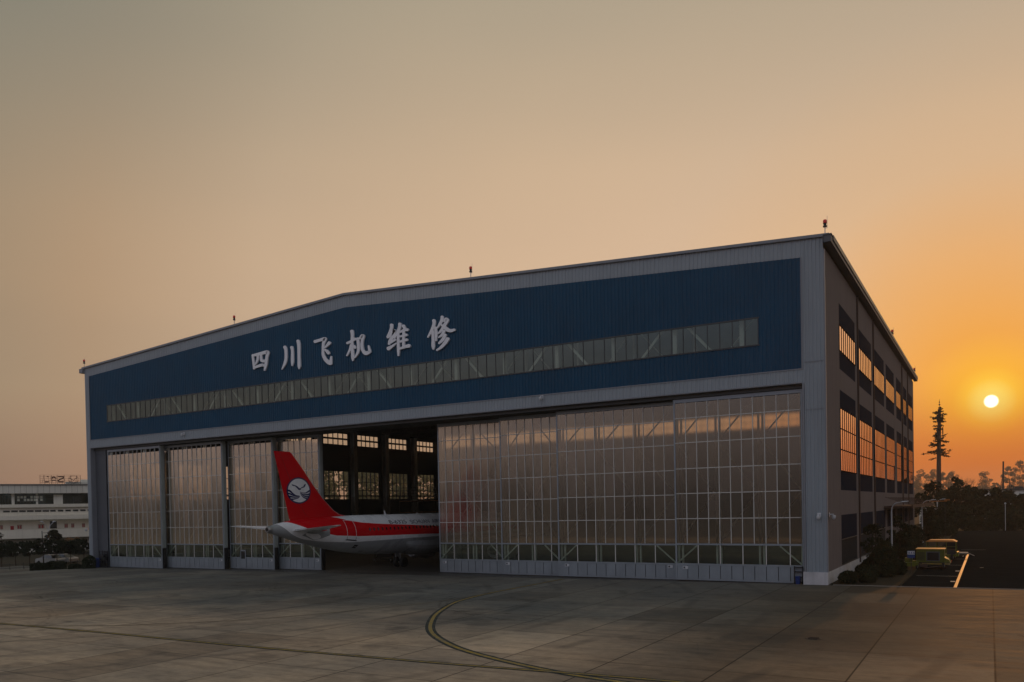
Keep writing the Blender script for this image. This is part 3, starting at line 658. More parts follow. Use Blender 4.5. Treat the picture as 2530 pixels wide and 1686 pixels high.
# sliding leaves
RZ = [14.92, 13.45, 11.42, 9.28, 7.22, 5.14, 3.02]
def leaf(x0, x1, y, braces, wicket=None, end=1):
    T = 0.55; g0 = gz((x0 + x1) / 2); n = max(4, round((x1 - x0) / 0.92)); pw = (x1 - x0 - 0.24) / n
    z = [a + g0 * 0.999 for a in RZ]; zp = 1.36 + g0; zt = HB - 0.40
    zb = 0.06 + g0
    f = MB()
    f.box(x0, x0 + 0.13, y, y + T, zb, zt); f.box(x1 - 0.13, x1, y, y + T, zb, zt)
    f.box(x0 + 0.13, x1 - 0.13, y, y + 0.3, zt - 0.28, zt); f.box(x0 + .13, x1 - .13, y - 0.015, y + 0.2, z[6] - 0.07, z[6] + 0.07)
    f.box(x0 + .13, x1 - .13, y - 0.015, y + 0.2, zp - 0.08, zp + 0.08); f.box(x0 + .13, x1 - .13, y - 0.01, y + 0.25, zb, zb + 0.13)
    lo = f.build('door_leaf', M['alu'], H)
    bars = MB()
    for i in range(1, n):
        x = x0 + 0.12 + i * pw; bars.box(x - 0.028, x + 0.028, y - 0.03, y + 0.06, z[6] + 0.075, zt - 0.285)
        if i % 2 == 0: bars.box(x - 0.035, x + 0.035, y - 0.02, y + 0.06, zp + 0.085, z[6] - 0.075)
    for q in z[1:6]: bars.box(x0 + .135, x1 - .135, y - 0.045, y - 0.031, q - 0.03, q + 0.03)
    bars.build('glazing_bar', M['alulight'], lo)
    s_ = MB()
    for i in range(n):
        x = x0 + 0.12 + i * pw
        for za, zc in zip(z[1:], z[:-1]):
            t1, t2 = random.uniform(-.004, .004), random.uniform(-.004, .004)
            zc = min(zc, zt - 0.29)
            s_.quad((x + .026, y + 0.02 + t1, za + .032), (x + pw - .026, y + 0.02 + t2, za + .032), (x + pw - .026, y + 0.02 - t1, zc - .032), (x + .026, y + 0.02 - t2, zc - .032), random.choice((0, 0, 1, 2, 3, 4)))
    s_.build('translucent_sheet', M['poly'], lo)
    g = MB(); g.quad((x0 + .13, y + .03, zp), (x1 - .13, y + .03, zp), (x1 - .13, y + .03, z[6]), (x0 + .13, y + .03, z[6])); g.build('clear_pane', M['glass'], lo)
    p = MB()
    for i in range(n):
        x = x0 + .12 + i * pw; p.box(x + .028, x + pw - .028, y + .0, y + .05, zb + .14, zp - .09)
    p.build('kick_panel', M['alu'], lo); p = MB(); p.box(x0 + .13, x1 - .13, y + .055, y + .1, zb + .14, zp - .09); p.build('backing_sheet', M['frame'], lo)
    # stiffening lattice on the inner face
    s_ = MB(); nx = max(1, round((x1 - x0) / 3.6)); st = (x1 - x0) / nx; yb = y + 0.42
    for i in range(nx + 1):
        xx = min(max(x0 + i * st, x0 + .2), x1 - .2)
        s_.box(xx - .07, xx + .07, yb - .1, yb + .1, zb + .2, zt - .1)
        s_.box(xx + .25, xx + .40, yb - .06, yb + .06, zb + .2, zt - .1) if i < nx else None
    for i in range(nx):
        a, c = x0 + i * st, x0 + (i + 1) * st; fl = i % 2
        for za, zc in ((zp, z[6]), (z[6], z[4]), (z[4], z[2]), (z[2], z[0])):
            P, Q = ((a + .15, yb, za), (c - .15, yb, zc)) if fl else ((a + .15, yb, zc), (c - .15, yb, za))
            if za == zp and i not in (0, nx - 1): continue
            if za == zp: P, Q = ((a + .15, y + .12, za + .1), (a + 2 * pw, y + .12, zc - .1)) if i == 0 else ((c - 2 * pw, y + .12, zc - .1), (c - .15, y + .12, za + .1))
            s_.bar(P, Q, .11); fl = 1 - fl
    s_.build('lattice', M['truss'], lo)
    e = MB()
    if end > 0: e.box(x1 + 0.002, x1 + 0.10, y + .08, y + T - .02, zb + 2.6, zt); e.box(x1 + .002, x1 + .14, y + .04, y + T, zb, zb + 2.55, 1)
    if e.v: e.build('end_post', [M['post'], M['black']], lo)
    if wicket:
        wx, w0 = wicket; q = MB(); zz = g0
        q.box(wx, wx + .92, y - .05, y - .018, zz + .2, zz + 2.3)
        q2 = q.build('wicket_door', M['alu'], lo)
        q = MB(); q.box(wx + .12, wx + .80, y - .056, y - .051, zz + 1.25, zz + 2.15); q.build('pane', M['carglass'], q2)
    return lo
leaf(3.62, 14.60, 0.6, 0); leaf(14.3, 25.2, 1.4, 0); leaf(25.35, 32.9, 2.2, 0, (27.2, 0)); leaf(32.7, 39.5, 3.0, 0)
leaf(56.05, 63.95, 3.0, 0, end=0); leaf(64.0, 70.5, 2.2, 0, end=0); leaf(70.6, 81.95, 1.4, 0, end=0); leaf(82.05, 92.35, 0.6, 0, end=0)
# small warning plates on the leaves
def plate(x, y, z): q = MB(); q.box(x - .22, x + .22, y - .035, y - .02, z - .12, z + .12); q.box(x - .16, x - .02, y - .038, y - .0355, z - .07, z + .07, 1); q.build('warning_plate', [M['signwhite'], M['blackpaint']], H)
for x, y in ((56.7, 3.0), (64.7, 2.2), (71.5, 1.4), (81.3, 1.4), (82.9, .6), (14.1, .6), (24.7, 1.4), (32.4, 2.2), (39.0, 3.0)): plate(x, y, 1.12 + gz(x))

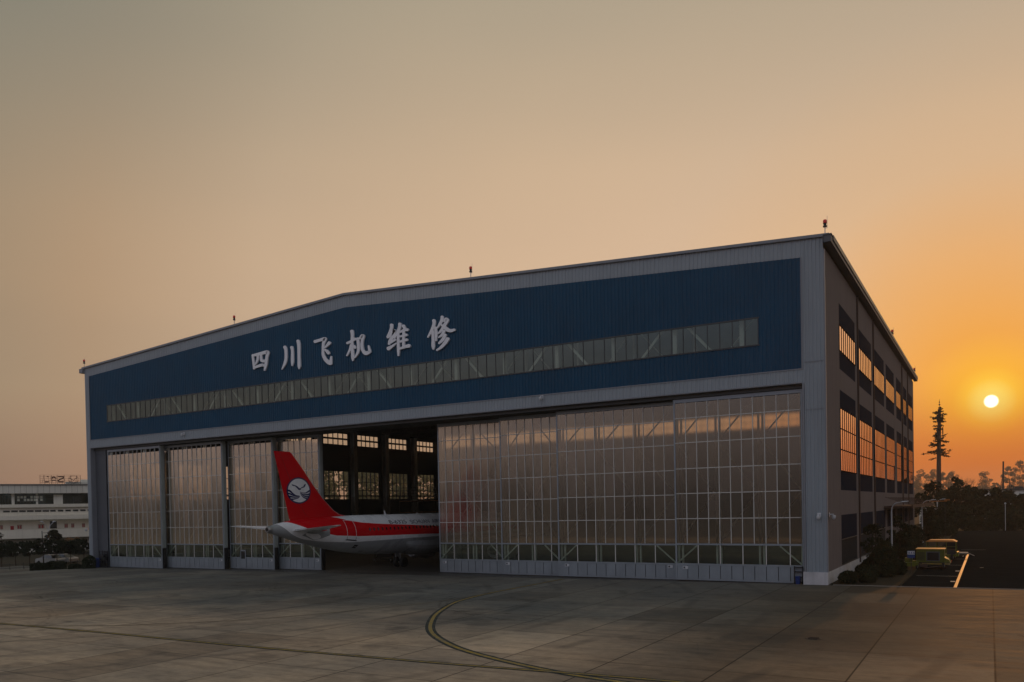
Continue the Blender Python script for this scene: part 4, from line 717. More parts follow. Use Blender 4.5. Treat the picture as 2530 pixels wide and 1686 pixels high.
LET = [[[[32.73,24.0,32.78,24.0],[32.66,23.99,32.86,23.98],[32.62,23.95,32.91,23.94],[32.6,23.91,32.94,23.9],[32.62,23.75,32.96,23.74],[32.64,23.59,32.99,23.58],[32.66,23.42,33.01,23.41],[32.69,23.24,33.03,23.23],[32.72,23.03,33.05,23.02],[32.75,22.8,33.06,22.79],[32.78,22.56,33.07,22.55],[32.82,22.33,33.09,22.32],[32.84,22.3,33.07,22.29],[32.88,22.27,33.03,22.26],[32.94,22.25,32.98,22.25]],[[32.68,23.83,32.67,23.87],[32.72,23.77,32.68,23.93],[32.79,23.74,32.72,23.98],[32.87,23.72,32.78,24.0],[33.17,23.73,33.08,24.02],[33.47,23.73,33.38,24.05],[33.77,23.74,33.67,24.07],[34.06,23.75,33.94,24.1],[34.35,23.76,34.22,24.12],[34.63,23.79,34.5,24.15],[34.87,23.81,34.75,24.17],[35.04,23.81,34.96,24.18],[35.12,23.81,35.1,24.18],[35.03,23.84,35.3,24.13],[34.92,23.95,35.44,23.97],[34.93,23.93,35.45,23.87],[34.93,23.86,35.42,23.75],[34.91,23.74,35.36,23.62],[34.87,23.59,35.29,23.48],[34.83,23.42,35.23,23.34],[34.79,23.24,35.2,23.17],[34.74,23.05,35.17,22.97],[34.7,22.86,35.13,22.77],[34.65,22.68,35.08,22.58],[34.62,22.51,35.02,22.41],[34.59,22.35,34.93,22.26],[34.56,22.19,34.85,22.11],[34.52,22.03,34.76,21.96],[34.53,21.99,34.74,21.94],[34.55,21.96,34.69,21.92],[34.6,21.94,34.64,21.93]],[[33.58,23.92,33.63,23.92],[33.5,23.91,33.72,23.89],[33.44,23.88,33.78,23.85],[33.41,23.83,33.8,23.79],[33.42,23.73,33.8,23.7],[33.43,23.63,33.79,23.6],[33.43,23.54,33.79,23.49],[33.42,23.46,33.76,23.39],[33.4,23.37,33.73,23.28],[33.36,23.28,33.68,23.18],[33.32,23.2,33.62,23.08],[33.28,23.11,33.55,23.0],[33.23,23.04,33.47,22.92],[33.18,22.96,33.37,22.86],[33.12,22.89,33.27,22.8],[33.07,22.81,33.18,22.74],[33.06,22.79,33.16,22.73],[33.06,22.77,33.13,22.73],[33.08,22.75,33.1,22.74]],[[34.12,23.92,34.16,23.92],[34.04,23.91,34.23,23.89],[33.99,23.89,34.28,23.86],[33.97,23.84,34.3,23.81],[33.97,23.75,34.31,23.71],[33.96,23.65,34.31,23.61],[33.96,23.55,34.31,23.52],[33.96,23.45,34.32,23.43],[33.97,23.36,34.34,23.34],[33.97,23.26,34.35,23.26],[33.99,23.16,34.38,23.21],[34.06,23.05,34.39,23.2],[34.2,22.95,34.37,23.21],[34.34,22.91,34.39,23.22],[34.45,22.89,34.45,23.22],[34.53,22.89,34.52,23.21],[34.62,22.89,34.57,23.21],[34.71,22.9,34.62,23.2],[34.78,22.91,34.69,23.2],[34.84,22.92,34.76,23.19],[34.91,22.94,34.84,23.18],[34.95,22.99,34.9,23.14],[34.96,23.05,34.94,23.09]],[[32.95,22.45,32.93,22.49],[33.0,22.39,32.93,22.55],[33.07,22.36,32.96,22.6],[33.14,22.35,33.03,22.62],[33.47,22.39,33.35,22.67],[33.82,22.43,33.69,22.72],[34.12,22.46,34.0,22.77],[34.32,22.48,34.26,22.79],[34.36,22.48,34.46,22.76],[34.29,22.53,34.62,22.65],[34.31,22.51,34.64,22.59],[34.37,22.46,34.64,22.56],[34.42,22.43,34.66,22.52],[34.49,22.41,34.65,22.47],[34.56,22.42,34.6,22.44]]],[[[37.81,24.36,37.87,24.37],[37.72,24.33,37.98,24.36],[37.67,24.27,38.07,24.32],[37.67,24.2,38.12,24.26],[37.72,24.11,38.15,24.18],[37.77,24.03,38.19,24.09],[37.81,23.96,38.23,23.98],[37.84,23.84,38.25,23.83],[37.85,23.67,38.26,23.64],[37.86,23.45,38.27,23.41],[37.85,23.23,38.27,23.18],[37.84,23.04,38.25,22.97],[37.81,22.89,38.21,22.8],[37.77,22.75,38.17,22.64],[37.72,22.63,38.1,22.5],[37.66,22.49,38.02,22.36],[37.59,22.34,37.9,22.21],[37.51,22.18,37.75,22.07],[37.41,22.02,37.6,21.93],[37.33,21.85,37.46,21.79],[37.32,21.83,37.44,21.78],[37.33,21.81,37.41,21.78],[37.35,21.79,37.37,21.79]],[[38.88,24.2,38.94,24.2],[38.79,24.17,39.04,24.18],[38.74,24.12,39.12,24.14],[38.73,24.06,39.17,24.08],[38.77,23.97,39.18,24.0],[38.8,23.89,39.2,23.91],[38.83,23.81,39.22,23.8],[38.85,23.66,39.23,23.63],[38.85,23.42,39.24,23.38],[38.83,23.11,39.24,23.06],[38.81,22.8,39.24,22.75],[38.8,22.55,39.22,22.5],[38.81,22.38,39.19,22.33],[38.83,22.27,39.15,22.22],[38.85,22.18,39.1,22.14],[38.87,22.07,39.06,22.04],[38.88,22.04,39.04,22.02],[38.9,22.02,39.01,22.0],[38.94,22.01,38.97,22.0]],[[39.87,24.78,39.93,24.78],[39.77,24.75,40.04,24.76],[39.72,24.7,40.12,24.72],[39.71,24.64,40.16,24.66],[39.74,24.52,40.19,24.54],[39.77,24.42,40.23,24.43],[39.8,24.3,40.26,24.3],[39.82,24.14,40.27,24.11],[39.83,23.91,40.27,23.87],[39.83,23.63,40.25,23.58],[39.83,23.32,40.23,23.27],[39.83,23.03,40.22,22.99],[39.82,22.75,40.23,22.71],[39.8,22.46,40.24,22.42],[39.79,22.2,40.25,22.15],[39.79,21.98,40.25,21.94],[39.81,21.84,40.22,21.8],[39.85,21.75,40.17,21.71],[39.89,21.68,40.12,21.65],[39.92,21.6,40.08,21.58],[39.93,21.58,40.07,21.56],[39.95,21.56,40.04,21.55],[39.99,21.55,40.01,21.54]]],[[[42.26,24.22,42.24,24.27],[42.32,24.15,42.25,24.34],[42.4,24.11,42.29,24.4],[42.48,24.1,42.37,24.43],[42.68,24.12,42.57,24.44],[42.87,24.14,42.77,24.45],[43.07,24.17,42.96,24.47],[43.25,24.18,43.14,24.48],[43.43,24.2,43.32,24.51],[43.61,24.21,43.5,24.53],[43.76,24.21,43.66,24.56],[43.86,24.21,43.79,24.57],[43.89,24.2,43.88,24.57],[43.69,24.31,44.13,24.45],[43.66,24.43,44.15,24.29],[43.66,24.4,44.12,24.23],[43.64,24.34,44.06,24.15],[43.58,24.24,43.98,24.06],[43.52,24.11,43.9,23.97],[43.47,23.97,43.84,23.86],[43.44,23.8,43.8,23.73],[43.42,23.61,43.76,23.56],[43.41,23.43,43.74,23.38],[43.4,23.25,43.73,23.21],[43.39,23.1,43.74,23.07],[43.38,22.95,43.75,22.93],[43.38,22.8,43.78,22.8],[43.41,22.65,43.82,22.69],[43.46,22.49,43.88,22.57],[43.54,22.34,43.95,22.44],[43.63,22.19,44.04,22.33],[43.74,22.05,44.13,22.23],[43.87,21.91,44.23,22.14],[44.01,21.8,44.35,22.06],[44.15,21.7,44.47,21.98],[44.26,21.63,44.56,21.92],[44.36,21.57,44.6,21.9],[44.47,21.54,44.58,21.9],[44.53,21.53,44.6,21.89],[44.56,21.53,44.66,21.87],[44.65,21.53,44.74,21.83],[44.73,21.57,44.79,21.76],[44.79,21.63,44.8,21.68]],[[44.62,21.52,44.55,21.54],[44.73,21.53,44.45,21.58],[44.81,21.57,44.38,21.64],[44.85,21.63,44.37,21.71],[44.84,21.72,44.39,21.8],[44.84,21.81,44.42,21.88],[44.84,21.9,44.45,21.97],[44.84,21.99,44.49,22.06],[44.84,22.08,44.52,22.15],[44.84,22.18,44.56,22.24],[44.84,22.28,44.6,22.33],[44.84,22.37,44.64,22.41],[44.83,22.4,44.66,22.44],[44.81,22.43,44.69,22.45],[44.76,22.45,44.74,22.45]],[[44.62,23.99,44.67,23.95],[44.52,24.03,44.73,23.88],[44.42,24.04,44.74,23.8],[44.34,24.01,44.7,23.74],[44.28,23.96,44.63,23.7],[44.24,23.9,44.55,23.66],[44.18,23.85,44.47,23.62],[44.12,23.79,44.37,23.57],[44.04,23.71,44.25,23.52],[43.95,23.63,44.12,23.47],[43.84,23.55,43.98,23.42],[43.74,23.47,43.85,23.37],[43.73,23.45,43.82,23.37],[43.73,23.43,43.79,23.37],[43.74,23.4,43.76,23.39]],[[43.74,23.28,43.76,23.3],[43.72,23.24,43.81,23.32],[43.72,23.2,43.86,23.32],[43.76,23.16,43.91,23.31],[43.82,23.1,44.0,23.27],[43.89,23.04,44.09,23.23],[43.95,22.99,44.18,23.18],[44.0,22.94,44.28,23.13],[44.05,22.89,44.36,23.06],[44.1,22.84,44.43,23.0],[44.15,22.78,44.48,22.93],[44.21,22.72,44.54,22.87],[44.28,22.67,44.57,22.81],[44.36,22.66,44.55,22.75],[44.45,22.68,44.5,22.7]]],[[[47.63,24.85,47.7,24.85],[47.54,24.83,47.8,24.83],[47.48,24.78,47.88,24.78],[47.46,24.71,47.92,24.71],[47.49,24.63,47.93,24.64],[47.51,24.56,47.94,24.56],[47.53,24.49,47.95,24.46],[47.54,24.38,47.95,24.33],[47.54,24.22,47.93,24.16],[47.52,24.03,47.91,23.96],[47.5,23.81,47.88,23.75],[47.49,23.58,47.87,23.54],[47.49,23.34,47.87,23.3],[47.5,23.08,47.88,23.05],[47.52,22.83,47.89,22.8],[47.52,22.6,47.91,22.58],[47.52,22.41,47.92,22.38],[47.52,22.24,47.94,22.21],[47.52,22.09,47.95,22.06],[47.53,21.96,47.95,21.93],[47.55,21.86,47.93,21.82],[47.58,21.79,47.89,21.75],[47.61,21.72,47.85,21.69],[47.64,21.65,47.81,21.63],[47.65,21.62,47.8,21.61],[47.68,21.6,47.78,21.59],[47.72,21.59,47.74,21.59]],[[46.91,23.5,46.89,23.54],[46.95,23.45,46.88,23.59],[47.01,23.43,46.91,23.64],[47.08,23.42,46.96,23.66],[47.21,23.45,47.09,23.69],[47.34,23.47,47.22,23.71],[47.49,23.5,47.35,23.74],[47.63,23.53,47.48,23.78],[47.78,23.58,47.6,23.82],[47.93,23.63,47.74,23.87],[48.07,23.68,47.88,23.93],[48.21,23.73,48.02,23.98],[48.26,23.77,48.08,23.99],[48.27,23.82,48.16,23.97],[48.25,23.89,48.22,23.92]],[[47.58,23.38,47.62,23.37],[47.5,23.39,47.69,23.33],[47.44,23.37,47.73,23.28],[47.4,23.33,47.73,23.23],[47.36,23.21,47.68,23.11],[47.32,23.09,47.63,22.99],[47.28,22.97,47.57,22.87],[47.22,22.85,47.5,22.73],[47.14,22.72,47.39,22.6],[47.05,22.58,47.27,22.46],[46.95,22.43,47.14,22.33],[46.85,22.29,47.02,22.2],[46.84,22.26,46.99,22.18],[46.86,22.23,46.95,22.18],[46.89,22.2,46.91,22.19]],[[47.86,23.24,47.89,23.25],[47.82,23.21,47.94,23.26],[47.8,23.18,48.0,23.24],[47.81,23.14,48.03,23.21],[47.93,22.89,48.24,23.0],[47.98,22.85,48.26,22.95],[48.06,22.83,48.23,22.89],[48.14,22.84,48.18,22.85]],[[48.41,23.95,48.45,23.95],[48.34,23.93,48.53,23.93],[48.29,23.89,48.59,23.9],[48.29,23.85,48.62,23.85],[48.3,23.75,48.64,23.76],[48.31,23.66,48.67,23.67],[48.33,23.57,48.69,23.56],[48.34,23.46,48.71,23.45],[48.35,23.33,48.73,23.31],[48.36,23.18,48.74,23.16],[48.36,23.04,48.74,23.0],[48.36,22.9,48.74,22.85],[48.35,22.78,48.73,22.72],[48.35,22.67,48.71,22.6],[48.33,22.57,48.67,22.47],[48.3,22.47,48.61,22.34],[48.24,22.36,48.5,22.22],[48.15,22.23,48.37,22.1],[48.06,22.1,48.24,21.99],[47.96,21.97,48.11,21.88],[47.96,21.94,48.08,21.87],[47.96,21.92,48.05,21.87],[47.99,21.89,48.01,21.88]],[[48.37,23.79,48.37,23.82],[48.41,23.74,48.37,23.88],[48.46,23.7,48.41,23.92],[48.52,23.69,48.46,23.93],[48.59,23.7,48.54,23.93],[48.67,23.7,48.61,23.93],[48.77,23.71,48.67,23.93],[48.87,23.74,48.7,23.94],[48.97,23.79,48.74,23.97],[49.06,23.84,48.79,24.04],[49.13,23.88,48.84,24.11],[49.17,23.89,48.93,24.17],[49.17,23.88,49.03,24.21],[49.13,23.88,49.18,24.21],[49.01,23.94,49.38,24.11],[48.98,24.0,49.44,23.95],[48.98,23.95,49.41,23.84],[48.96,23.84,49.35,23.72],[48.92,23.7,49.29,23.6],[48.9,23.55,49.25,23.48],[48.88,23.4,49.23,23.34],[48.86,23.24,49.21,23.19],[48.84,23.08,49.21,23.04],[48.85,22.93,49.22,22.91],[48.86,22.79,49.24,22.79],[48.89,22.66,49.26,22.7],[48.94,22.54,49.3,22.61],[48.99,22.43,49.34,22.54],[49.07,22.32,49.4,22.48],[49.16,22.21,49.47,22.42],[49.27,22.11,49.54,22.39],[49.43,22.03,49.56,22.39],[49.61,22.0,49.57,22.39],[49.77,22.02,49.62,22.39],[49.88,22.05,49.69,22.4],[49.96,22.08,49.78,22.41],[50.01,22.09,49.86,22.42],[50.1,22.12,49.87,22.41],[50.2,22.21,49.84,22.37],[50.22,22.33,49.85,22.37],[50.19,22.46,49.86,22.46],[50.13,22.62,49.85,22.6],[50.06,22.78,49.83,22.76],[50.0,22.93,49.82,22.92],[49.98,22.95,49.82,22.95],[49.95,22.97,49.84,22.97],[49.91,22.98,49.88,22.98]]],[[[52.96,24.79,53.01,24.78],[52.86,24.78,53.1,24.74],[52.8,24.74,53.17,24.69],[52.77,24.68,53.19,24.62],[52.77,24.6,53.18,24.56],[52.78,24.54,53.18,24.48],[52.78,24.48,53.16,24.39],[52.77,24.4,53.13,24.29],[52.73,24.3,53.08,24.17],[52.67,24.18,53.0,24.03],[52.6,24.05,52.93,23.9],[52.53,23.94,52.85,23.78],[52.47,23.84,52.78,23.69],[52.42,23.76,52.71,23.6],[52.36,23.67,52.64,23.52],[52.3,23.58,52.57,23.44],[52.29,23.54,52.53,23.41],[52.31,23.49,52.47,23.4],[52.36,23.44,52.4,23.42]],[[52.35,23.41,52.34,23.44],[52.4,23.38,52.32,23.49],[52.45,23.36,52.33,23.53],[52.5,23.36,52.37,23.56],[52.61,23.4,52.48,23.6],[52.72,23.43,52.58,23.63],[52.85,23.47,52.67,23.67],[52.97,23.53,52.75,23.73],[53.11,23.63,52.85,23.82],[53.24,23.74,52.95,23.93],[53.35,23.85,53.04,24.05],[53.44,23.92,53.11,24.13],[53.5,23.98,53.14,24.18],[53.53,24.02,53.16,24.21],[53.14,24.16,53.56,24.09],[53.13,24.14,53.55,24.04],[53.12,24.05,53.52,23.94],[53.09,23.91,53.48,23.8],[53.05,23.76,53.42,23.64],[53.0,23.63,53.34,23.48],[52.91,23.53,53.25,23.34],[52.79,23.42,53.14,23.2],[52.67,23.31,53.03,23.08],[52.57,23.19,52.95,22.99],[52.51,23.08,52.89,22.92],[52.49,22.98,52.84,22.85],[52.48,22.9,52.78,22.79],[52.47,22.81,52.72,22.72],[52.47,22.77,52.69,22.69],[52.5,22.73,52.64,22.68],[52.54,22.7,52.58,22.68]],[[52.72,22.85,52.7,22.88],[52.76,22.81,52.69,22.92],[52.81,22.79,52.7,22.97],[52.87,22.8,52.73,22.99],[53.49,23.02,53.36,23.21],[53.53,23.04,53.41,23.21],[53.54,23.08,53.46,23.19],[53.52,23.13,53.51,23.16]],[[52.34,22.24,52.31,22.29],[52.42,22.18,52.29,22.38],[52.52,22.14,52.31,22.46],[52.61,22.15,52.37,22.5],[52.73,22.21,52.51,22.53],[52.85,22.27,52.65,22.56],[52.97,22.33,52.79,22.58],[53.09,22.4,52.93,22.62],[53.22,22.47,53.07,22.66],[53.35,22.56,53.22,22.71],[53.48,22.64,53.38,22.76],[53.61,22.72,53.53,22.81],[53.62,22.74,53.55,22.82],[53.63,22.76,53.58,22.81],[53.62,22.78,53.61,22.79]],[[54.05,24.74,54.11,24.73],[53.96,24.74,54.19,24.69],[53.89,24.71,54.25,24.63],[53.85,24.66,54.26,24.57],[53.84,24.56,54.24,24.48],[53.84,24.48,54.23,24.39],[53.83,24.4,54.2,24.29],[53.8,24.31,54.16,24.18],[53.76,24.2,54.1,24.06],[53.7,24.08,54.03,23.94],[53.63,23.96,53.94,23.81],[53.56,23.84,53.85,23.69],[53.48,23.72,53.74,23.57],[53.39,23.6,53.63,23.46],[53.3,23.48,53.51,23.35],[53.21,23.36,53.39,23.24],[53.19,23.33,53.36,23.23],[53.21,23.29,53.31,23.22],[53.24,23.26,53.26,23.24]],[[53.8,23.92,53.84,23.91],[53.73,23.91,53.91,23.89],[53.68,23.88,53.95,23.85],[53.66,23.84,53.97,23.8],[53.66,23.63,53.96,23.59],[53.65,23.41,53.96,23.37],[53.64,23.2,53.95,23.16],[53.64,22.98,53.95,22.95],[53.63,22.76,53.96,22.73],[53.62,22.54,53.96,22.5],[53.62,22.32,53.97,22.28],[53.62,22.12,53.97,22.08],[53.63,21.95,53.95,21.91],[53.64,21.8,53.93,21.76],[53.66,21.65,53.9,21.62],[53.68,21.5,53.87,21.47],[53.69,21.47,53.86,21.45],[53.72,21.44,53.83,21.43],[53.76,21.43,53.79,21.42]],[[54.38,24.46,54.43,24.47],[54.33,24.41,54.52,24.48],[54.3,24.35,54.6,24.46],[54.32,24.29,54.65,24.41],[54.49,24.09,54.77,24.19],[54.54,24.05,54.79,24.14],[54.61,24.04,54.77,24.09],[54.68,24.04,54.72,24.06]],[[53.93,23.76,53.91,23.79],[53.96,23.72,53.91,23.84],[54.01,23.7,53.92,23.87],[54.06,23.69,53.96,23.9],[54.23,23.73,54.12,23.93],[54.39,23.76,54.28,23.98],[54.54,23.79,54.44,24.01],[54.67,23.8,54.59,24.04],[54.76,23.8,54.71,24.05],[54.83,23.79,54.82,24.06],[54.91,23.78,54.9,24.05],[55.0,23.76,54.99,24.05],[55.07,23.77,55.06,24.03],[55.12,23.82,55.11,23.98],[55.14,23.88,55.14,23.92]],[[54.5,24.07,54.55,24.06],[54.44,24.06,54.61,24.03],[54.39,24.03,54.66,23.99],[54.37,23.99,54.67,23.95],[54.35,23.76,54.66,23.72],[54.34,23.53,54.65,23.49],[54.32,23.3,54.64,23.26],[54.31,23.07,54.63,23.03],[54.31,22.85,54.63,22.81],[54.3,22.62,54.62,22.59],[54.3,22.4,54.61,22.37],[54.3,22.18,54.6,22.15],[54.31,22.13,54.58,22.1],[54.36,22.1,54.53,22.08],[54.43,22.07,54.47,22.07]],[[53.97,23.33,53.96,23.35],[53.99,23.29,53.96,23.39],[54.03,23.26,53.98,23.42],[54.07,23.26,54.02,23.43],[54.2,23.26,54.14,23.45],[54.33,23.26,54.26,23.47],[54.45,23.26,54.38,23.49],[54.56,23.27,54.49,23.51],[54.66,23.27,54.59,23.52],[54.74,23.27,54.67,23.53],[54.82,23.28,54.76,23.53],[54.91,23.28,54.84,23.54],[54.96,23.3,54.9,23.53],[55.0,23.35,54.96,23.49],[55.0,23.4,54.99,23.44]],[[53.95,22.81,53.94,22.83],[53.98,22.77,53.94,22.87],[54.02,22.74,53.96,22.91],[54.07,22.74,54.0,22.93],[54.21,22.75,54.13,22.95],[54.35,22.76,54.26,22.98],[54.48,22.77,54.39,23.01],[54.6,22.78,54.51,23.03],[54.69,22.78,54.62,23.05],[54.78,22.79,54.71,23.05],[54.85,22.8,54.79,23.05],[54.94,22.8,54.87,23.06],[54.99,22.82,54.93,23.05],[55.03,22.86,54.99,23.01],[55.03,22.92,55.02,22.96]],[[53.83,22.09,53.82,22.12],[53.87,22.05,53.82,22.16],[53.92,22.02,53.84,22.2],[53.97,22.02,53.88,22.22],[54.14,22.05,54.04,22.26],[54.31,22.08,54.21,22.3],[54.48,22.11,54.37,22.34],[54.63,22.12,54.54,22.38],[54.77,22.13,54.69,22.41],[54.91,22.12,54.83,22.43],[55.05,22.11,54.97,22.45],[55.19,22.11,55.1,22.47],[55.27,22.13,55.19,22.45],[55.32,22.19,55.27,22.4],[55.33,22.27,55.32,22.32]]],[[[58.17,24.52,58.22,24.52],[58.09,24.49,58.31,24.5],[58.04,24.45,58.38,24.46],[58.03,24.39,58.42,24.4],[58.05,24.31,58.43,24.34],[58.07,24.25,58.45,24.27],[58.08,24.21,58.46,24.16],[58.07,24.14,58.44,24.04],[58.04,24.02,58.39,23.9],[57.98,23.88,58.32,23.74],[57.9,23.72,58.23,23.58],[57.82,23.57,58.12,23.41],[57.73,23.41,57.99,23.26],[57.62,23.25,57.85,23.11],[57.51,23.08,57.7,22.96],[57.4,22.91,57.56,22.82],[57.39,22.89,57.53,22.8],[57.4,22.85,57.49,22.8],[57.43,22.83,57.45,22.81]],[[58.05,23.51,58.09,23.51],[57.98,23.5,58.16,23.48],[57.94,23.47,58.21,23.44],[57.92,23.42,58.23,23.4],[57.92,23.22,58.23,23.19],[57.93,23.01,58.24,22.98],[57.93,22.81,58.25,22.78],[57.93,22.62,58.26,22.59],[57.92,22.44,58.27,22.4],[57.9,22.26,58.29,22.22],[57.89,22.1,58.3,22.05],[57.89,21.95,58.3,21.92],[57.91,21.85,58.29,21.82],[57.94,21.76,58.26,21.74],[57.98,21.7,58.23,21.68],[58.02,21.62,58.2,21.61],[58.03,21.59,58.19,21.58],[58.06,21.57,58.17,21.56],[58.1,21.56,58.13,21.55]],[[58.4,23.78,58.45,23.78],[58.34,23.77,58.52,23.76],[58.29,23.74,58.57,23.72],[58.28,23.69,58.59,23.67],[58.28,23.54,58.6,23.52],[58.29,23.38,58.62,23.36],[58.29,23.23,58.63,23.2],[58.3,23.08,58.63,23.04],[58.31,22.91,58.62,22.88],[58.33,22.75,58.59,22.71],[58.34,22.58,58.57,22.55],[58.36,22.41,58.54,22.38],[58.37,22.38,58.53,22.36],[58.39,22.35,58.5,22.34],[58.43,22.34,58.46,22.33]],[[59.22,24.73,59.27,24.72],[59.15,24.72,59.34,24.69],[59.1,24.7,59.39,24.64],[59.07,24.65,59.4,24.59],[59.06,24.56,59.4,24.5],[59.05,24.47,59.4,24.41],[59.03,24.4,59.39,24.3],[59.01,24.33,59.36,24.19],[58.98,24.26,59.3,24.09],[58.93,24.19,59.22,24.0],[58.86,24.1,59.14,23.92],[58.8,24.01,59.06,23.85],[58.75,23.92,58.98,23.78],[58.69,23.83,58.88,23.7],[58.63,23.74,58.79,23.63],[58.58,23.64,58.7,23.56],[58.57,23.62,58.67,23.55],[58.58,23.6,58.64,23.55],[58.6,23.57,58.61,23.56]],[[59.43,24.07,59.41,24.09],[59.48,24.05,59.38,24.12],[59.52,24.05,59.38,24.16],[59.55,24.07,59.39,24.19],[59.63,24.1,59.42,24.25],[59.7,24.13,59.45,24.32],[59.76,24.15,59.5,24.4],[59.75,24.13,59.61,24.46],[59.72,24.13,59.76,24.46],[59.71,24.14,59.89,24.4],[59.69,24.19,60.01,24.28],[59.69,24.23,60.02,24.12],[59.66,24.18,59.96,24.0],[59.57,24.08,59.86,23.89],[59.46,23.97,59.75,23.77],[59.36,23.85,59.65,23.66],[59.26,23.73,59.55,23.55],[59.15,23.6,59.44,23.42],[59.05,23.48,59.32,23.29],[58.96,23.37,59.2,23.19],[58.88,23.29,59.07,23.11],[58.8,23.22,58.94,23.06],[58.71,23.15,58.82,23.03],[58.62,23.08,58.7,22.99],[58.61,23.06,58.68,22.99],[58.61,23.04,58.65,22.99],[58.62,23.02,58.63,23.01]],[[59.06,23.88,59.08,23.89],[59.05,23.84,59.12,23.91],[59.05,23.81,59.16,23.91],[59.07,23.78,59.2,23.9],[59.14,23.71,59.29,23.85],[59.2,23.64,59.38,23.81],[59.27,23.57,59.47,23.76],[59.34,23.5,59.57,23.7],[59.42,23.41,59.68,23.62],[59.51,23.32,59.79,23.55],[59.62,23.22,59.89,23.47],[59.73,23.14,59.98,23.42],[59.85,23.08,60.05,23.37],[59.96,23.03,60.11,23.33],[60.08,23.0,60.16,23.3],[60.22,22.99,60.22,23.28],[60.35,22.99,60.29,23.27],[60.48,23.01,60.39,23.28],[60.59,23.04,60.5,23.28],[60.7,23.06,60.62,23.29],[60.74,23.08,60.67,23.28],[60.77,23.12,60.72,23.25],[60.77,23.17,60.76,23.21]],[[59.49,23.3,59.53,23.28],[59.41,23.32,59.58,23.23],[59.35,23.31,59.6,23.17],[59.3,23.28,59.59,23.12],[59.24,23.19,59.53,23.04],[59.19,23.1,59.47,22.95],[59.13,23.03,59.4,22.86],[59.08,22.96,59.31,22.77],[59.01,22.91,59.19,22.71],[58.93,22.85,59.06,22.67],[58.83,22.79,58.94,22.64],[58.73,22.73,58.82,22.61],[58.71,22.71,58.79,22.61],[58.71,22.69,58.76,22.62],[58.72,22.66,58.73,22.64]],[[59.62,22.92,59.66,22.9],[59.54,22.94,59.72,22.85],[59.47,22.94,59.74,22.79],[59.43,22.9,59.73,22.74],[59.35,22.79,59.66,22.63],[59.27,22.69,59.59,22.51],[59.19,22.59,59.51,22.39],[59.12,22.5,59.41,22.29],[59.04,22.42,59.28,22.2],[58.94,22.34,59.14,22.13],[58.84,22.26,59.01,22.08],[58.73,22.18,58.88,22.02],[58.71,22.15,58.84,22.01],[58.71,22.11,58.79,22.02],[58.73,22.07,58.75,22.05]],[[59.94,22.53,59.99,22.5],[59.85,22.56,60.04,22.44],[59.77,22.56,60.06,22.37],[59.71,22.53,60.04,22.31],[59.6,22.41,59.94,22.2],[59.5,22.3,59.84,22.08],[59.41,22.19,59.73,21.96],[59.31,22.09,59.6,21.86],[59.2,21.99,59.47,21.76],[59.09,21.9,59.33,21.67],[58.97,21.82,59.19,21.59],[58.86,21.74,59.05,21.53],[58.77,21.68,58.93,21.48],[58.68,21.64,58.81,21.44],[58.59,21.59,58.7,21.42],[58.49,21.54,58.59,21.39],[58.46,21.52,58.55,21.38],[58.45,21.49,58.51,21.4],[58.46,21.45,58.48,21.43]]]]
names = ['四', '川', '飞', '机', '维', '修']
for gi, strokes in enumerate(LET):
    q = MB(); 
    for si, rib in enumerate(strokes):
        y0, y1 = -0.20 - 0.0035 * si, -0.06
        for a, c in zip(rib, rib[1:]):
            A0, B0, A1, B1 = (a[0], a[1]), (a[2], a[3]), (c[0], c[1]), (c[2], c[3])
            q.quad((A0[0], y0, A0[1]), (B0[0], y0, B0[1]), (B1[0], y0, B1[1]), (A1[0], y0, A1[1]))
            q.quad((A0[0], y0, A0[1]), (A1[0], y0, A1[1]), (A1[0], y1, A1[1]), (A0[0], y1, A0[1]))
            q.quad((B0[0], y0, B0[1]), (B1[0], y0, B1[1]), (B1[0], y1, B1[1]), (B0[0], y1, B0[1]))
        for e in (rib[0], rib[-1]): q.quad((e[0], y0, e[1]), (e[2], y0, e[3]), (e[2], y1, e[3]), (e[0], y1, e[1]))
    o = q.build('letter', M['letter'], H); o['label'] = 'raised pale Chinese character ' + names[gi] + ' on the blue wall'

# ------------------------------------------------------------------ small things on the hangar
def beacon(x, y, z, label):
    t = thing('obstruction_light', label, 'warning light', (x, y, z), 0, 'red obstruction lights along the hangar roof edge')
    q = MB(); q.tube([(0, 0, 0), (0, 0, .55)], .035, 6); q.box(-.09, .09, -.09, .09, 0, .02); q.tube([(.16, 0, .45), (.16, 0, 1.35)], .012, 4); q.box(0, .17, -.01, .01, .44, .47); q.build('mast', M['metal'], t)
    q = MB(); q.lathe([(.15, .55), (.15, .62), (.11, .66), (.11, .78), (.15, .82)], n=10); q.build('housing', M['vehdark'], t)
    q = MB(); q.lathe([(.12, .82), (.14, .88), (.14, 1.02), (.10, 1.08), (.03, 1.10)], n=10); q.build('lamp_head', M['lamp'], t, True)
pos = [(-.1, .05, 'on the far left corner of the hangar roof edge'), (29.6, .05, 'on the left slope of the front roof edge before the ridge'), (62.5, .05, 'on the right slope of the front roof edge past the ridge'), (94.3, -.25, 'on the tall near right corner of the roof')]
for x, y, l in pos: beacon(x, y, roofz(min(max(x, 0), W)) + (.2 if x < 94 else .11), 'red obstruction light ' + l)
beacon(94.55, 45.0, HE + .07, 'red obstruction light halfway down the receding side eaves'); beacon(94.55, 78.5, HE + .07, 'red obstruction light at the far end of the side eaves')

